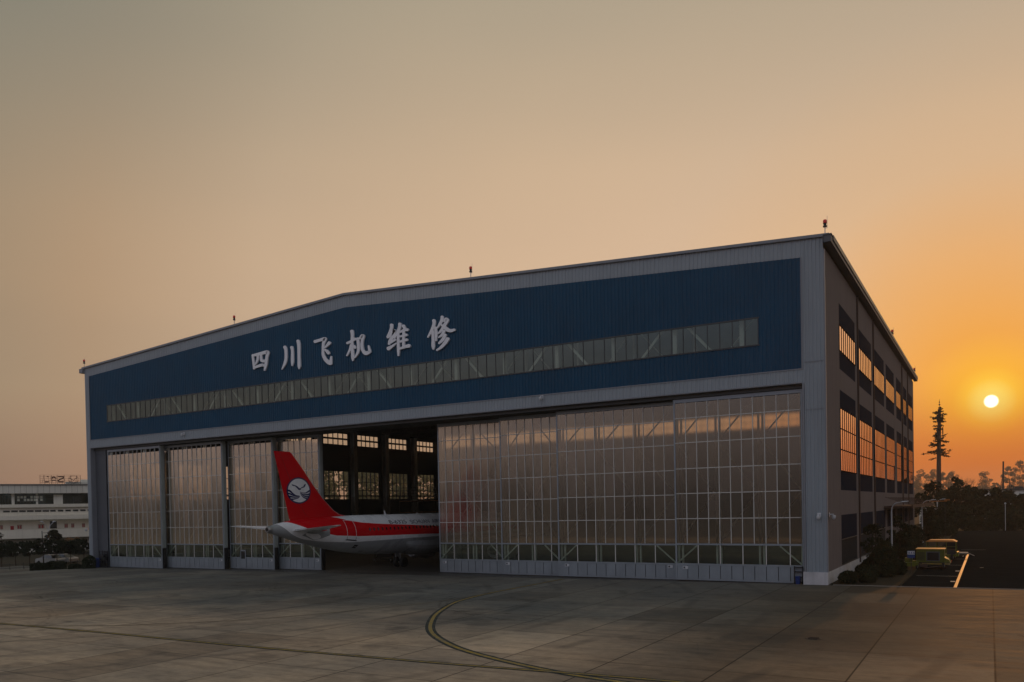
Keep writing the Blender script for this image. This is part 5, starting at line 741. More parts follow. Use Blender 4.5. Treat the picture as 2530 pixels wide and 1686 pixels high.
def cctv(x, y, z, rz, label):
    t = thing('security_camera', label, 'security camera', (x, y, z), rz, 'security cameras on the hangar walls')
    q = MB(); q.box(-.05, .05, -.30, 0, .05, .13); q.box(-.14, .14, -.02, 0.0, -.12, .22); q.build('bracket', M['galv'], t)
    q = MB(); q.lathe([(.05, .04), (.15, 0), (.15, -.16), (.10, -.26), (.03, -.30)], (0, -.32, 0), 10); q.build('dome', M['signwhite'], t, True)
    return t
cctv(20.3, -.05, 15.75, 0, 'small security camera on the grey door header toward its left end'); cctv(70.0, -.05, 15.9, 0, 'small security camera on the grey door header above the right doors')
cctv(93.6, -.08, 4.95, 0, 'security camera low on the front of the right corner column'); cctv(W + .09, .6, 4.95, R(90), 'security camera low on the side wall just round the right corner')
cctv(-.05, -.05, 4.2, R(-60), 'security camera low on the far left corner of the hangar')

def bin_(x, y, label, s=1.0):
    t = thing('waste_bin', label, 'bin', (x, y, gz(x)), .1)
    q = MB(); q.lathe([(.28 * s, 0), (.33 * s, .9 * s), (.35 * s, .9 * s), (.35 * s, .95 * s), (.30 * s, .95 * s), (.27 * s, .1)], n=14); q.build('body', M['binblue'], t, True)
    q = MB(); q.lathe([(.34 * s, .952 * s), (.33 * s, 1.0 * s), (.1, 1.03 * s)], n=14); q.build('lid', M['binblue'], t, True)
bin_(1.75, 0.05, 'blue plastic bin at the foot of the left jamb', 1.25); bin_(91.95, 0.15, 'small blue plastic bin at the foot of the right doors', .6)
t = thing('storage_rack', 'dark steel rack beside the blue bin at the left jamb', 'rack', (2.75, .25, gz(2.7)))
q = MB()
for i, z in enumerate((.1, .5, .9, 1.3, 1.7, 2.1)): q.box(-.55, .55, -.2, .2, z, z + .06)
q.build('shelf', M['blackpaint'], t); q = MB()
for sx in (-.58, .58):
    for sy in (-.2, .2): q.box(sx - .03, sx + .03, sy - .03, sy + .03, 0, 2.25)
q.build('upright', M['blackpaint'], t)
q = MB(); q.box(-.45, .4, -.17, .17, .17, .45); q.box(-.3, .5, -.15, .15, .965, 1.25); q.box(-.5, .2, -.15, .15, 1.365, 1.6); q.build('crate', M['vehdark'], t)
t = thing('storage_rack', 'low dark rack behind the small bin at the right jamb', 'rack', (91.95, .42, gz(92)))
q = MB()
for z in (.1, .5, .9, 1.25): q.box(-.3, .3, -.1, .1, z, z + .05)
q.build('shelf', M['blackpaint'], t); q = MB()
for sx in (-.3, .3): q.box(sx - .02, sx + .02, -.1, .1, 0, 1.35)
q.build('upright', M['blackpaint'], t)

# ------------------------------------------------------------------ airliner
AX, AY = 50.13, -14.33
A = thing('airliner', 'red and white twin-engine airliner with its tail sticking out of the hangar', 'aircraft', (AX, AY, gz(50)))
ST = [(0.20, 5.40, 4.73), (0.9, 5.55, 4.50), (1.76, 5.70, 4.30), (2.55, 5.82, 4.06), (3.4, 5.90, 3.83), (5.3, 6.00, 3.36), (7.28, 6.08, 2.92), (9.35, 6.13, 2.56), (11.5, 6.15, 2.29), (13.8, 6.15, 2.10), (16.2, 6.15, 1.99), (18, 6.15, 1.97),
      (39.0, 6.15, 1.97), (41.0, 6.05, 2.02), (42.8, 5.62, 2.20), (44.2, 5.00, 2.45), (45.2, 4.45, 2.75), (45.75, 4.0, 3.05), (45.9, 3.7, 3.3)]
def interp(tab, a, col=1):
    if a <= tab[0][0]: return tab[0][col]
    for p, q in zip(tab, tab[1:]):
        if a <= q[0]: t = (a - p[0]) / (q[0] - p[0]); return p[col] * (1 - t) + q[col] * t
    return tab[-1][col]
def sec(a):
    if a < 38 : 
        # smooth tail profile
        def sm(col):
            h = .6; return (interp(ST, a - h, col) + 2 * interp(ST, a, col) + interp(ST, a + h, col)) / 4 if a > 1 else interp(ST, a, col)
        zt, zb = sm(1), sm(2)
    else: zt, zb = interp(ST, a, 1), interp(ST, a, 2)
    return (zt + zb) / 2, (zt - zb) / 2, (zt - zb) / 2 * 0.955
RT = [(0, 9), (7.0, 9), (7.10, 6.14), (7.98, 5.96), (9.1, 5.65), (10.7, 5.42), (13.3, 5.22), (16.8, 5.05), (22.7, 4.75), (30, 4.5), (46, 4.4)]
RB = [(0, 9), (1.40, 6.3), (1.55, 5.80), (2.3, 5.61), (3.62, 5.12), (5.1, 4.66), (6.28, 4.42), (7.07, 4.28), (10.05, 4.10), (13.3, 4.05), (16.7, 4.0), (22.7, 3.9), (46, 3.8)]
GT = [(0, 9), (0.45, 5.9), (1.02, 5.42), (2.08, 4.62), (2.9, 4.25), (3.63, 4.05), (5.56, 3.76), (8.83, 3.56), (12, 3.57), (18, 3.62), (46, 3.55)]
def ang(a, z):
    zc, h, w_ = sec(a); v = (z - zc) / h
    return math.pi / 2 if v >= 1 else (-math.pi / 2 if v <= -1 else math.asin(v))
def surf(a, th, side=1, off=0.0):
    zc, h, w_ = sec(a); return (side * (w_ + off) * math.cos(th), a, zc + (h + off) * math.sin(th))
stations = [0.2, .45, .7, .9, 1.15, 1.4, 1.5, 1.7, 2, 2.3, 2.7, 3.1, 3.6, 4.2, 5, 5.8, 6.5, 7.0, 7.12, 7.5, 8, 8.6, 9.1, 9.8, 10.7, 12, 13.3, 15, 16.8, 18, 20, 22.7, 26, 30, 34, 38, 39, 40, 41, 42, 42.8, 43.5, 44.2, 44.8, 45.2, 45.5, 45.75, 45.9]
fb = MB(); NS = 7; rings = []
for a in stations:
    tg, trb, trt = ang(a, interp(GT, a)), ang(a, interp(RB, a)), ang(a, interp(RT, a))
    trb = max(trb, tg); trt = max(trt, trb); lim = [-math.pi / 2, tg, trb, trt, math.pi / 2]
    rings.append([[l0 + (l1 - l0) * k / NS for k in range(NS + 1)] for l0, l1 in zip(lim, lim[1:])])
for side in (1, -1):
    for i in range(len(stations) - 1):
        a0, a1 = stations[i], stations[i + 1]
        for bnd, mi in ((0, 1), (1, 0), (2, 2), (3, 0)):
            r0_, r1_ = rings[i][bnd], rings[i + 1][bnd]
            if r0_[-1] - r0_[0] < 1e-4 and r1_[-1] - r1_[0] < 1e-4: continue
            for k in range(NS):
                P = [surf(a0, r0_[k], side), surf(a1, r1_[k], side), surf(a1, r1_[k + 1], side), surf(a0, r0_[k + 1], side)]
                if side < 0: P = P[::-1]
                if r0_[k + 1] - r0_[k] < 1e-5: P = [p for j, p in enumerate(P) if j != (3 if side > 0 else 0)]
                elif r1_[k + 1] - r1_[k] < 1e-5: P = [p for j, p in enumerate(P) if j != (2 if side > 0 else 1)]
                (fb.quad if len(P) == 4 else fb.tri)(*P, mi)
fus = fb.build('fuselage', [M['white'], M['planegrey'], M['red']], A)
bm_ = __import__('bmesh').new(); bm_.from_mesh(fus.data); __import__('bmesh').ops.remove_doubles(bm_, verts=bm_.verts, dist=0.0008); bm_.to_mesh(fus.data); bm_.free()
fus.data.polygons.foreach_set('use_smooth', [True] * len(fus.data.polygons))
q = MB(); zc, h, w_ = sec(.2)
q.lathe([(.16, -.18), (.20, -.16), (.30, 0.0), (.335, 0.2), (.36, .28)], (0, -.0, zc), 20, 0, 'y'); q.v = [(x, -(y) if False else y, z) for x, y, z in q.v]
q = MB(); q.tube([(0, .26, zc), (0, .0, zc + .01), (0, -.14, zc + .01)], [.338, .31, .24], 20); q.build('exhaust_cone', M['metal'], fus, True)
q = MB(); q.tube([(0, -.142, zc + .01), (0, -.150, zc + .01)], [.16, .16], 16); q.build('exhaust_opening', M['black'], fus)
# door, windows, lettering
def surfline(pts, wd, mi, bm, side=1):
    P = [Vector(surf(a, th, side, .012)) for a, th in pts]
    for p, n in zip(P, P[1:]):
        t = (n - p).normalized(); zc = sec(p.y)[0]; nm = Vector((p.x, 0, p.z - zc)).normalized(); s_ = t.cross(nm).normalized() * wd / 2
        p0, n0 = p - t * wd * .3, n + t * wd * .3
        bm.quad(p0 - s_, n0 - s_, n0 + s_, p0 + s_, mi)
for side in (1, -1):
    q = MB(); z0, z1, z2 = 3.80, 4.10, 5.68; t0 = ang(8.9, z0); t1 = ang(8.9, z1); t2 = ang(8.6, z2)
    L = [(8.36, t1 + (t2 - t1) * k / 8) for k in range(9)]; Rr = [(9.50, t1 + (t2 - t1) * k / 8) for k in range(9)]
    surfline(L, .05, 0, q, side); surfline(Rr, .05, 0, q, side); surfline([(8.36, t2), (9.50, t2)], .05, 0, q, side)
    surfline([(8.36, t1), (8.36, t0 + .03), (8.44, t0), (9.42, t0), (9.50, t0 + .03), (9.50, t1)], .05, 1, q, side)
    surfline([(8.22, t0 - .03), (9.62, t0 - .03)], .09, 1, q, side)
    q.build('cabin_door', [M['white'], M['blackpaint']], A)
    a = 11.43
    while a < 40.5:
        q = MB()
        th0, th1 = ang(a, 4.54), ang(a, 4.90); tm = (th0 + th1) / 2; dt = (th1 - th0) / 2
        pts = [surf(a + .12 * math.cos(u) * (1 - .15 * abs(math.sin(2 * u))) * 1.1, tm + dt * math.sin(u), side, .008) for u in [2 * math.pi * j / 10 for j in range(10)]]
        n = len(q.v); q.v += pts; q.f.append(tuple(range(n, n + 10)) if side > 0 else tuple(range(n, n + 10))[::-1]); q.m.append(0); a += .615
        q.build('cabin_window', M['carglass'], A)
def surftext(txt, a0, len_, z0, z1, mat, side=1):
    cu = bpy.data.curves.new('t', 'FONT'); cu.body = txt; cu.size = 1; o = bpy.data.objects.new('t', cu); C.objects.link(o)
    dg = bpy.context.evaluated_depsgraph_get(); me = bpy.data.meshes.new_from_object(o.evaluated_get(dg)); bpy.data.objects.remove(o)
    xs = [v.co.x for v in me.vertices]; ys = [v.co.y for v in me.vertices]; x0, x1, y0, y1 = min(xs), max(xs), min(ys), max(ys)
    bm = __import__('bmesh').new(); bm.from_mesh(me)
    __import__('bmesh').ops.triangulate(bm, faces=bm.faces); 
    for _ in range(1): __import__('bmesh').ops.subdivide_edges(bm, edges=bm.edges, cuts=1)
    for v in bm.verts:
        u = (v.co.x - x0) / (x1 - x0); vv = (v.co.y - y0) / (y1 - y0)
        a = a0 + len_ * (u if side > 0 else 1 - u); th0, th1 = ang(a, z0), ang(a, z1)
        v.co = Vector(surf(a, th0 + (th1 - th0) * vv, side, .014))
    bm.to_mesh(me); bm.free(); me.name = 'lettering'; me.materials.clear(); me.materials.append(mat)
    o = bpy.data.objects.new('lettering', me); C.objects.link(o); o.parent = fus; return o
for side in (1, -1):
    surftext('B-6325', 14.7, 2.75, 5.16, 5.54, M['blackpaint'], side).__setitem__('label', 'black registration lettering reading B-6325')
    surftext('SICHUAN  AIRLINES', 18.1, 7.0, 5.10, 5.50, M['navy'], side).__setitem__('label', 'dark blue lettering reading SICHUAN AIRLINES')
q = MB(); th = ang(9.8, 2.95)
for (a, z, da, dz) in ((9.7, 3.12, .28, .16), ): 
    t0, t1 = ang(a, z - dz), ang(a, z + dz); q.quad(surf(a - da, t0, 1, .01), surf(a + da - .1, t0, 1, .01), surf(a + da + .1, t1, 1, .01), surf(a - da + .15, t1, 1, .01))
q.build('outflow_vent', M['black'], A)
for a in (8.7, 15.85, 21.4, 30.0):
    q = MB(); zt = sec(a)[0] + sec(a)[1]; hh = .27 if a < 10 else (.42 if a < 17 else .12)
    q.hexa([(-.02, a - .02, zt - .05), (.02, a - .02, zt - .05), (.02, a + .22, zt - .05), (-.02, a + .22, zt - .05), (-.01, a - .14, zt + hh), (.01, a - .14, zt + hh), (.01, a - .02, zt + hh), (-.01, a - .02, zt + hh)])
    q.build('antenna', M['white'], A)
# fin
LEt = [(6.05, 10.2), (6.13, 9.9), (6.27, 9.05), (6.67, 8.22), (7.74, 6.89), (9.06, 5.61), (10.62, 4.25), (11.95, 2.95), (12.06, 2.70)]
def le(z): return interp([(a, b) for a, b in LEt], z)
def te(z): return 2.55 - (z - 5.83) * 0.276
def thick(z, c):
    s = max(0., min(1., (z - 5.4) / 6.6)); ch = min(le(z) - te(z), 6.2)
    t = 0.10 * ch * (1 - .35 * s) * .5; c = max(0., min(1., c))
    return 5 * t * 2 * (0.2969 * math.sqrt(c) - 0.1260 * c - 0.3516 * c * c + 0.2843 * c ** 3 - 0.1036 * c ** 4)
zs_ = [5.2, 5.6, 5.9, 6.05, 6.13, 6.2, 6.3, 6.45, 6.67, 7.0, 7.4, 7.74, 8.3, 9.06, 9.8, 10.62, 11.3, 11.8, 11.95, 12.04]
cs_ = [0, .006, .02, .05, .1, .18, .28, .4, .52, .64, .72, .86, 1.0]
q = MB()
def finpt(z, c, s_): L_, T_ = le(z), te(z); return (s_ * thick(z, c), L_ + (T_ - L_) * c, z)
for s_ in (1, -1):
    for z0, z1 in zip(zs_, zs_[1:]):
        for c0, c1 in zip(cs_, cs_[1:]):
            mi = 1 if c1 <= .021 else 0
            P = [finpt(z0, c0, s_), finpt(z0, c1, s_), finpt(z1, c1, s_), finpt(z1, c0, s_)]
            q.quad(*(P if s_ > 0 else P[::-1]), mi)
for c0, c1 in zip(cs_, cs_[1:]): q.quad(finpt(12.04, c0, 1), finpt(12.04, c1, 1), finpt(12.04, c1, -1), finpt(12.04, c0, -1), 0)
fin = q.build('tail_fin', [M['red'], M['white']], A, True)
# white root strip where the fin runs into the spine
q = MB()
for s_ in (1, -1):
    pts = [(6.67, .035, .0), (6.45, .05, 0), (6.3, .06, 0), (6.2, .08, 0), (6.15, .10, 0)]
    for (z0, c0, _), (z1, c1, _) in zip(pts, pts[1:]):
        P = [finpt(z0, 0, s_), finpt(z0, c0, s_), finpt(z1, c1, s_), finpt(z1, 0, s_)]
        P = [(p[0] + s_ * .012, p[1], p[2]) for p in P]; q.quad(*(P if s_ < 0 else P[::-1]))
q.build('fin_root_strip', M['white'], fin)
def finside(a, z, s_, off): 
    c = (le(z) - a) / (le(z) - te(z)); return (s_ * (thick(z, c) + off), a, z)
# emblem: ring, disc, bird and waves
EC, EZ, EA, EH = 3.64, 8.545, 1.43, 1.215
def ept(u, v): return EC + u * EA, EZ + v * EH
def emb(px, py): return ((px - 767) / 452.0, (822 - py) / 513.0)
for s_ in (1, -1):
    q = MB(); NR, NA = 6, 40
    for rr, mi, off in ((1.0, 0, .010), (.895, 1, .022)):
        for i in range(NR):
            for k in range(NA):
                P = []
                for r_, kk in ((i, k), (i + 1, k), (i + 1, k + 1), (i, k + 1)):
                    t = 2 * math.pi * kk / NA; r2 = rr * max(r_, .001) / NR; a, z = ept(r2 * math.cos(t), r2 * math.sin(t)); P.append(finside(a, z, s_, off))
                q.quad(*(P if s_ > 0 else P[::-1]), mi)
    def stroke(pts, off=.034):
        P = [Vector(p[:2]) for p in pts]; w2 = [p[2] for p in pts]
        C2 = catmull([(p[0], p[1], p[2]) for p in pts], 6)
        LL = []
        for i, p in enumerate(C2):
            t = C2[min(i + 1, len(C2) - 1)] - C2[max(i - 1, 0)]; t = Vector((t.x, t.y)).normalized(); n = Vector((-t.y, t.x)) * max(p.z * 1.3, 9) / 2
            LL.append(((p.x + n.x, p.y + n.y), (p.x - n.x, p.y - n.y)))
        for (a1, b1), (a2, b2) in zip(LL, LL[1:]):
            q.quad(*[finside(*ept(*emb(*p)), s_, off) for p in (a1, b1, b2, a2)], 0)
    stroke([(500, 590, 8), (540, 622, 36), (620, 640, 26), (690, 690, 44), (745, 745, 50), (790, 775, 60)])
    stroke([(1035, 570, 6), (985, 610, 46), (955, 670, 40), (880, 705, 26), (810, 745, 22), (770, 770, 50)], .036)
    stroke([(715, 772, 8), (780, 775, 44), (845, 772, 6)], .038)
    for pts in ([(335, 820, 56), (430, 845, 54), (540, 950, 36), (640, 1010, 24), (780, 1030, 10)], [(350, 930, 50), (450, 960, 46), (560, 1020, 34), (660, 1050, 22), (790, 1050, 10)],
                [(400, 1050, 60), (490, 1065, 46), (600, 1088, 26), (700, 1082, 18), (785, 1065, 10)], [(470, 1165, 60), (580, 1150, 36), (690, 1125, 24), (770, 1085, 12)],
                [(1180, 815, 46), (1100, 870, 44), (1010, 915, 30), (900, 915, 18), (790, 870, 12)], [(1185, 950, 56), (1080, 980, 46), (970, 985, 30), (880, 955, 16), (800, 905, 10)],
                [(1140, 1065, 60), (1040, 1065, 44), (940, 1030, 30), (860, 970, 16), (800, 920, 10)], [(1080, 1155, 50), (1000, 1125, 38), (920, 1080, 30), (860, 1020, 18), (815, 965, 10)]):
        stroke(pts)
    e = q.build('emblem', [M['navy'], M['white']], fin); e['label'] = 'round white emblem with a navy ring, a flying bird and waves'
# rudder seam
q = MB()
for s_ in (1, -1):
    for z0, z1 in zip(zs_[3:], zs_[4:]):
        c = .70; P = [finside(te(z) + (le(z) - te(z)) * (1 - c) + d_, z, s_, .006) for z, d_ in ((z0, -.012), (z0, .012), (z1, .012), (z1, -.012))]; q.quad(*P)
q.build('rudder_seam', M['linedark'], fin)

# stabilisers and wings: lofted aerofoils; stations (x, y_lead, chord, z, thickness)
def aero(stns, side, bm, mi=0, n=10):
    xs = [0, .01, .04, .1, .2, .35, .5, .7, .85, 1.0]
    def sec_(st):
        x, yl, c, z, t = st; up, lo_ = [], []
        for u in xs:
            tt = 5 * t * (0.2969 * math.sqrt(u) - 0.1260 * u - 0.3516 * u * u + 0.2843 * u ** 3 - 0.1036 * u ** 4) * c
            up.append((side * x, yl - u * c, z + tt)); lo_.append((side * x, yl - u * c, z - tt))
        return up + lo_[::-1]
    S = [sec_(s) for s in stns]
    for a, c in zip(S, S[1:]):
        for i in range(len(a)):
            j = (i + 1) % len(a); P = [a[i], a[j], c[j], c[i]]; bm.quad(*(P if side > 0 else P[::-1]), mi)
    base = len(bm.v); bm.v += S[-1]; bm.f.append(tuple(range(base, base + len(S[-1])))); bm.m.append(mi)
for side in (1, -1):
    q = MB(); aero([(.35, 6.2, 3.95, 4.86, .10), (1.3, 5.6, 3.45, 4.93, .10), (6.2, 2.55, 1.35, 5.34, .09), (6.42, 2.1, .75, 5.36, .08)], side, q)
    sb = q.build('stabiliser', M['white'], A, True)
    q = MB()
    q.hexa([(side * .9, 2.28, 4.965), (side * 6.1, 1.48, 5.355), (side * 6.1, 1.52, 5.355), (side * .9, 2.32, 4.965)] + [(side * .9, 2.28, 5.0), (side * 6.1, 1.48, 5.38), (side * 6.1, 1.52, 5.38), (side * .9, 2.32, 5.0)])
    q.build('elevator_seam', M['linedark'], sb)
    q = MB()
    pl = [(4.2, 5.1), (6.25, 5.0), (6.25, 4.35), (4.6, 3.95), (3.2, 4.45)]
    # trim plate (unpainted fairing) where the stabiliser meets the tail
    th = [(a, ang(a, z)) for a, z in pl]; P = [surf(a, t_, side, .015) for a, t_ in th]; n_ = len(q.v)
    ce = surf(4.9, ang(4.9, 4.6), side, .02)
    for i in range(len(P)): 
        p1, p2 = Vector(P[i]), Vector(P[(i + 1) % len(P)]); am, tm_ = (th[i][0] + th[(i + 1) % 5][0]) / 2, (th[i][1] + th[(i + 1) % 5][1]) / 2
        pm = surf(am, tm_, side, .015); q.tri(ce, P[i], pm); q.tri(ce, pm, P[(i + 1) % 5])
    q.build('stabiliser_plate', M['planegrey'], A)
    q = MB(); aero([(1.2, 31.0, 7.6, 2.75, .11), (2.1, 30.2, 6.6, 2.80, .11), (6.4, 26.6, 3.8, 3.15, .11), (16.9, 22.2, 1.6, 4.1, .10)], side, q)
    wg = q.build('wing', M['planegrey'], A, True)
    q = MB(); q.hexa([(side * 16.88, 22.0, 3.7), (side * 16.95, 22.0, 3.7), (side * 16.95, 20.5, 3.7), (side * 16.88, 20.5, 3.7), (side * 16.88, 21.0, 4.8), (side * 16.95, 21.0, 4.8), (side * 16.95, 20.2, 4.8), (side * 16.88, 20.2, 4.8)]); q.build('wingtip_fence', M['white'], wg)
    for xx in (4.0, 7.6, 11.2):
        q = MB(); yt = 23.6 - (xx - 2.1) * .20; z = 2.62 + xx * .08
        q.tube([(side * xx, yt + 2.6, z), (side * xx, yt + 1.2, z - .22), (side * xx, yt - .2, z - .12), (side * xx, yt - .9, z + .1)], [.05, .26, .2, .04], 8); q.build('flap_track_fairing', M['planegrey'], wg, True)
    q = MB(); ex, ey, ez = side * 5.9, 30.3, 1.75
    q.tube([(ex, ey + 1.3, ez), (ex, ey + 1.2, ez), (ex, ey, ez), (ex, ey - 1.8, ez), (ex, ey - 2.6, ez)], [.95, 1.1, 1.2, 1.05, .82], 24, 0); en = q.build('engine', M['white'], A, True)
    q = MB(); q.tube([(ex, ey - 2.62, ez), (ex, ey - 3.6, ez)], [.55, .2], 16); q.build('exhaust_plug', M['metal'], en, True)
    q = MB(); q.hexa([(ex - .15, ey + .6, ez + 1.0), (ex + .15, ey + .6, ez + 1.0), (ex + .15, ey - 3.2, ez + .7), (ex - .15, ey - 3.2, ez + .7), (ex - .15, ey + .2, ez + 1.5), (ex + .15, ey + .2, ez + 1.5), (ex + .15, ey - 3.6, ez + 1.3), (ex - .15, ey - 3.6, ez + 1.3)]); q.build('pylon', M['planegrey'], en)
    # main gear
    gx, gy = side * 3.92, 23.2
    q = MB(); q.tube([(gx, gy, .55), (gx, gy, 1.5)], .10, 10); q.tube([(gx, gy, 1.45), (gx * .98, gy + .1, 3.0)], .16, 10); q.tube([(gx - .5, gy, .6), (gx + .5, gy, .6)], .07, 8)
    q.bar((gx, gy, 1.5), (gx - side * 1.7, gy + .1, 2.6), .09); q.tube([(gx, gy - .12, .9), (gx, gy - .35, 1.25), (gx, gy - .12, 1.6)], .04, 6)
    gr = q.build('main_gear', M['metal'], A, True)
    for dx in (-.46, .46):
        q = MB(); q.lathe([(.30, -.2), (.52, -.22), (.60, -.12), (.60, .12), (.52, .22), (.30, .2)], (gx + dx, gy, .60), 22, 0, 'x'); q.build('wheel', M['black'], gr, True)
    q = MB(); q.hexa([(gx + side * .3, gy - .5, 1.2), (gx + side * .34, gy - .5, 1.2), (gx + side * .34, gy + .5, 1.2), (gx + side * .3, gy + .5, 1.2), (gx + side * .25, gy - .6, 2.7), (gx + side * .29, gy - .6, 2.7), (gx + side * .29, gy + .6, 2.7), (gx + side * .25, gy + .6, 2.7)]); q.build('gear_door', M['planegrey'], gr)
q = MB(); q.tube([(0, 39.6, .45), (0, 39.8, 2.3)], .1, 8); q.tube([(-.3, 39.6, .40), (.3, 39.6, .40)], .05, 8); ng = q.build('nose_gear', M['metal'], A, True)
for dx in (-.25, .25):
    q = MB(); q.lathe([(.2, -.1), (.38, -.1), (.38, .1), (.2, .1)], (dx, 39.6, .40), 18, 0, 'x'); q.build('wheel', M['black'], ng, True)
# belly fairing
q = MB(); ys_ = [16.9, 17.6, 18.6, 20, 22, 25, 28, 30.5, 32.5, 34]; hs = [.02, .35, .7, .95, 1.0, 1.0, 1.0, .85, .5, .02]
ring = []
for y, hh in zip(ys_, hs):
    rr = []
    for k in range(15):
        t = math.pi * k / 14; rr.append((-math.cos(t) * 2.28 * (.75 + .25 * hh), y, 3.3 - (.6 + 1.08 * hh * 1.0) * math.sin(t) ** .7 * (1 if hh > .05 else .9)))
    ring.append(rr)
for a, c in zip(ring, ring[1:]):
    for i in range(14): q.quad(a[i], a[i + 1], c[i + 1], c[i])
q.build('belly_fairing', M['planegrey'], A, True)

# ------------------------------------------------------------------ inside the hangar
def stand(x, y, rz, label, s=1.0):
    t = thing('maintenance_stand', label, 'work stand', (x, y, gz(x)), rz)
    q = MB()
    for sx in (-1.2, 1.2):
        for sy in (-.7, .7): q.bar((sx, sy, .2), (sx * .9, sy * .9, 2.2), .08)
    q.bar((-1.2, -.7, .3), (1.2, -.7, .3), .08); q.bar((-1.2, .7, .3), (1.2, .7, .3), .08); q.bar((-1.2, -.7, .4), (1.1, -.6, 2.1), .05); q.build('frame', M['vehdark'], t)
    q = MB(); q.box(-1.2, 1.2, -.7, .7, 2.2, 2.28); q.box(-1.0, 1.0, -.5, .5, .6, 1.5); q.build('platform', M['vehdark'], t)
    for sx in (-1.2, 1.2):
        q = MB(); q.lathe([(.08, -.06), (.2, -.06), (.2, .06), (.08, .06)], (sx, -.75, .2), 12, 0, 'x'); q.build('wheel', M['metal'], t)
stand(37.0, 17.3, .2, 'dark wheeled work stand on the hangar floor behind the aircraft belly')
t = thing('docking_scaffold', 'steel docking scaffold with ladders standing against the far hangar windows', 'scaffold', (9.0, 66.5, gz(9)))
q = MB()
for x in (-5, -2, 1, 4):
    for y in (-5, -1, 3): q.box(x - .06, x + .06, y - .06, y + .06, 0, 9.6)
for z in (3.2, 6.2, 8.4):
    for y in (-5, -1, 3): q.box(-5, 4, y - .05, y + .05, z, z + .1)
    for x in (-5, -2, 1, 4): q.box(x - .05, x + .05, -5, 3, z, z + .1)
for z in (9.0, 9.5, 10.0, 10.6, 11.2): q.box(-5, 4, 2.95, 3.05, z, z + .05); q.box(-5, 4, -5.05, -4.95, z, z + .05)
q.build('frame', M['vehdark'], t)
q = MB(); q.box(-5, 4, -5, 3, 8.52, 8.62); q.box(-5, 4, -5, 3, 6.32, 6.4); q.build('deck', M['orangebox'], t)
q = MB()
for s_ in (-.3, .3): q.bar((4.3 + s_, -4, 6.4), (-1.5 + s_, 1, 13.2), .08)
for k in range(16): u = k / 15; q.bar((4.0 - 5.8 * u, -4 + 5 * u, 6.4 + 6.8 * u), (4.6 - 5.8 * u, -4 + 5 * u, 6.4 + 6.8 * u), .05)
q.build('ladder', M['metal'], t)
t = thing('engine_stand', 'orange and yellow equipment stand deep inside the hangar', 'work stand', (13.0, 52.0, gz(13)))
q = MB(); q.box(-2, 2, -.8, .8, .3, 2.0); q.box(-1.2, 1.2, -.6, .6, 2.0, 4.4); q.build('body', M['orangebox'], t); q = MB()
for x in (-1.6, 1.6): q.lathe([(.1, -.1), (.3, -.1), (.3, .1), (.1, .1)], (x, -.85, .3), 12, 0, 'y')
q.build('wheel', M['black'], t)

# ------------------------------------------------------------------ planting
def blob(bm, cx, cy_, cz, rx_, ry_, rz_, n, s, mi=0, shell=.55, rnd=random):
    for _ in range(n):
        while True:
            u = Vector((rnd.uniform(-1, 1), rnd.uniform(-1, 1), rnd.uniform(-1, 1)))
            if shell < u.length <= 1 : break
        p = Vector((cx + u.x * rx_, cy_ + u.y * ry_, cz + u.z * rz_))
        a = Vector((rnd.gauss(0, 1), rnd.gauss(0, 1), rnd.gauss(0, 1))).normalized(); b2 = a.cross(Vector((rnd.gauss(0, 1), rnd.gauss(0, 1), rnd.gauss(0, 1)))).normalized()
        k = s * rnd.uniform(.6, 1.4); bm.quad(p - a * k, p - b2 * k * .6, p + a * k, p + b2 * k * .6, mi)
def clumped(bm, h0, h1, rad, nclump, leaves, s, shape='round', rnd=random):
    for i in range(nclump):
        v = rnd.random(); 
        if shape == 'cone': z = h0 + (h1 - h0) * v; R_ = rad * (1 - v) ** .7 * 1.05 + .2
        elif shape == 'flat': z = h0 + (h1 - h0) * v; R_ = rad
        else: z = h0 + (h1 - h0) * v; R_ = rad * math.sqrt(max(0.05, 1 - (2 * v - 1) ** 2))
        t = rnd.uniform(0, 2 * math.pi); r_ = R_ * math.sqrt(rnd.random())
        c = rad * rnd.uniform(.22, .42)
        blob(bm, r_ * math.cos(t), r_ * math.sin(t), z, c, c, c * .75, leaves, s, rnd=rnd)
def trunk_bm(h, r0_, branches, rnd, spread=1.0, lean=0.05, bstart=.35):
    q = MB(); P = [(0, 0, -.1)]
    for k in range(1, 6): P.append((rnd.uniform(-lean, lean) * k, rnd.uniform(-lean, lean) * k, h * k / 5))
    q.tube(P, [r0_ * (1 - .16 * k) for k in range(6)], 7)
    for i in range(branches):
        u = bstart + (1 - bstart) * (i + rnd.random()) / branches; t = rnd.uniform(0, 2 * math.pi); L_ = spread * rnd.uniform(.5, 1.0) * (1.15 - u * .6)
        z = h * u; p0 = Vector((0, 0, z)); p1 = p0 + Vector((math.cos(t) * L_ * .5, math.sin(t) * L_ * .5, L_ * .4)); p2 = p1 + Vector((math.cos(t + .3) * L_ * .5, math.sin(t + .3) * L_ * .5, L_ * .55))
        q.tube([p0, p1, p2], [r0_ * .4, r0_ * .25, r0_ * .08], 5)
    return q
def tree(name, label, cat, x, y, h, crown_lo, rad, mat, shape='round', clumps=16, leaves=90, s=.22, seed=1, group=None, r0_=None, z=None, spread=None):
    rnd = random.Random(seed); t = thing(name, label, cat, (x, y, gz(x) if z is None else z), rnd.uniform(0, 6), group)
    trunk_bm(h * .85, r0_ or h * .018, 9, rnd, spread or rad * .8).build('trunk', M['bark'] if mat is not M['leaf3'] else M['farbark'], t, True)
    q = MB(); clumped(q, crown_lo, h, rad, clumps, leaves, s, shape, rnd); q.build('crown', mat, t); return t
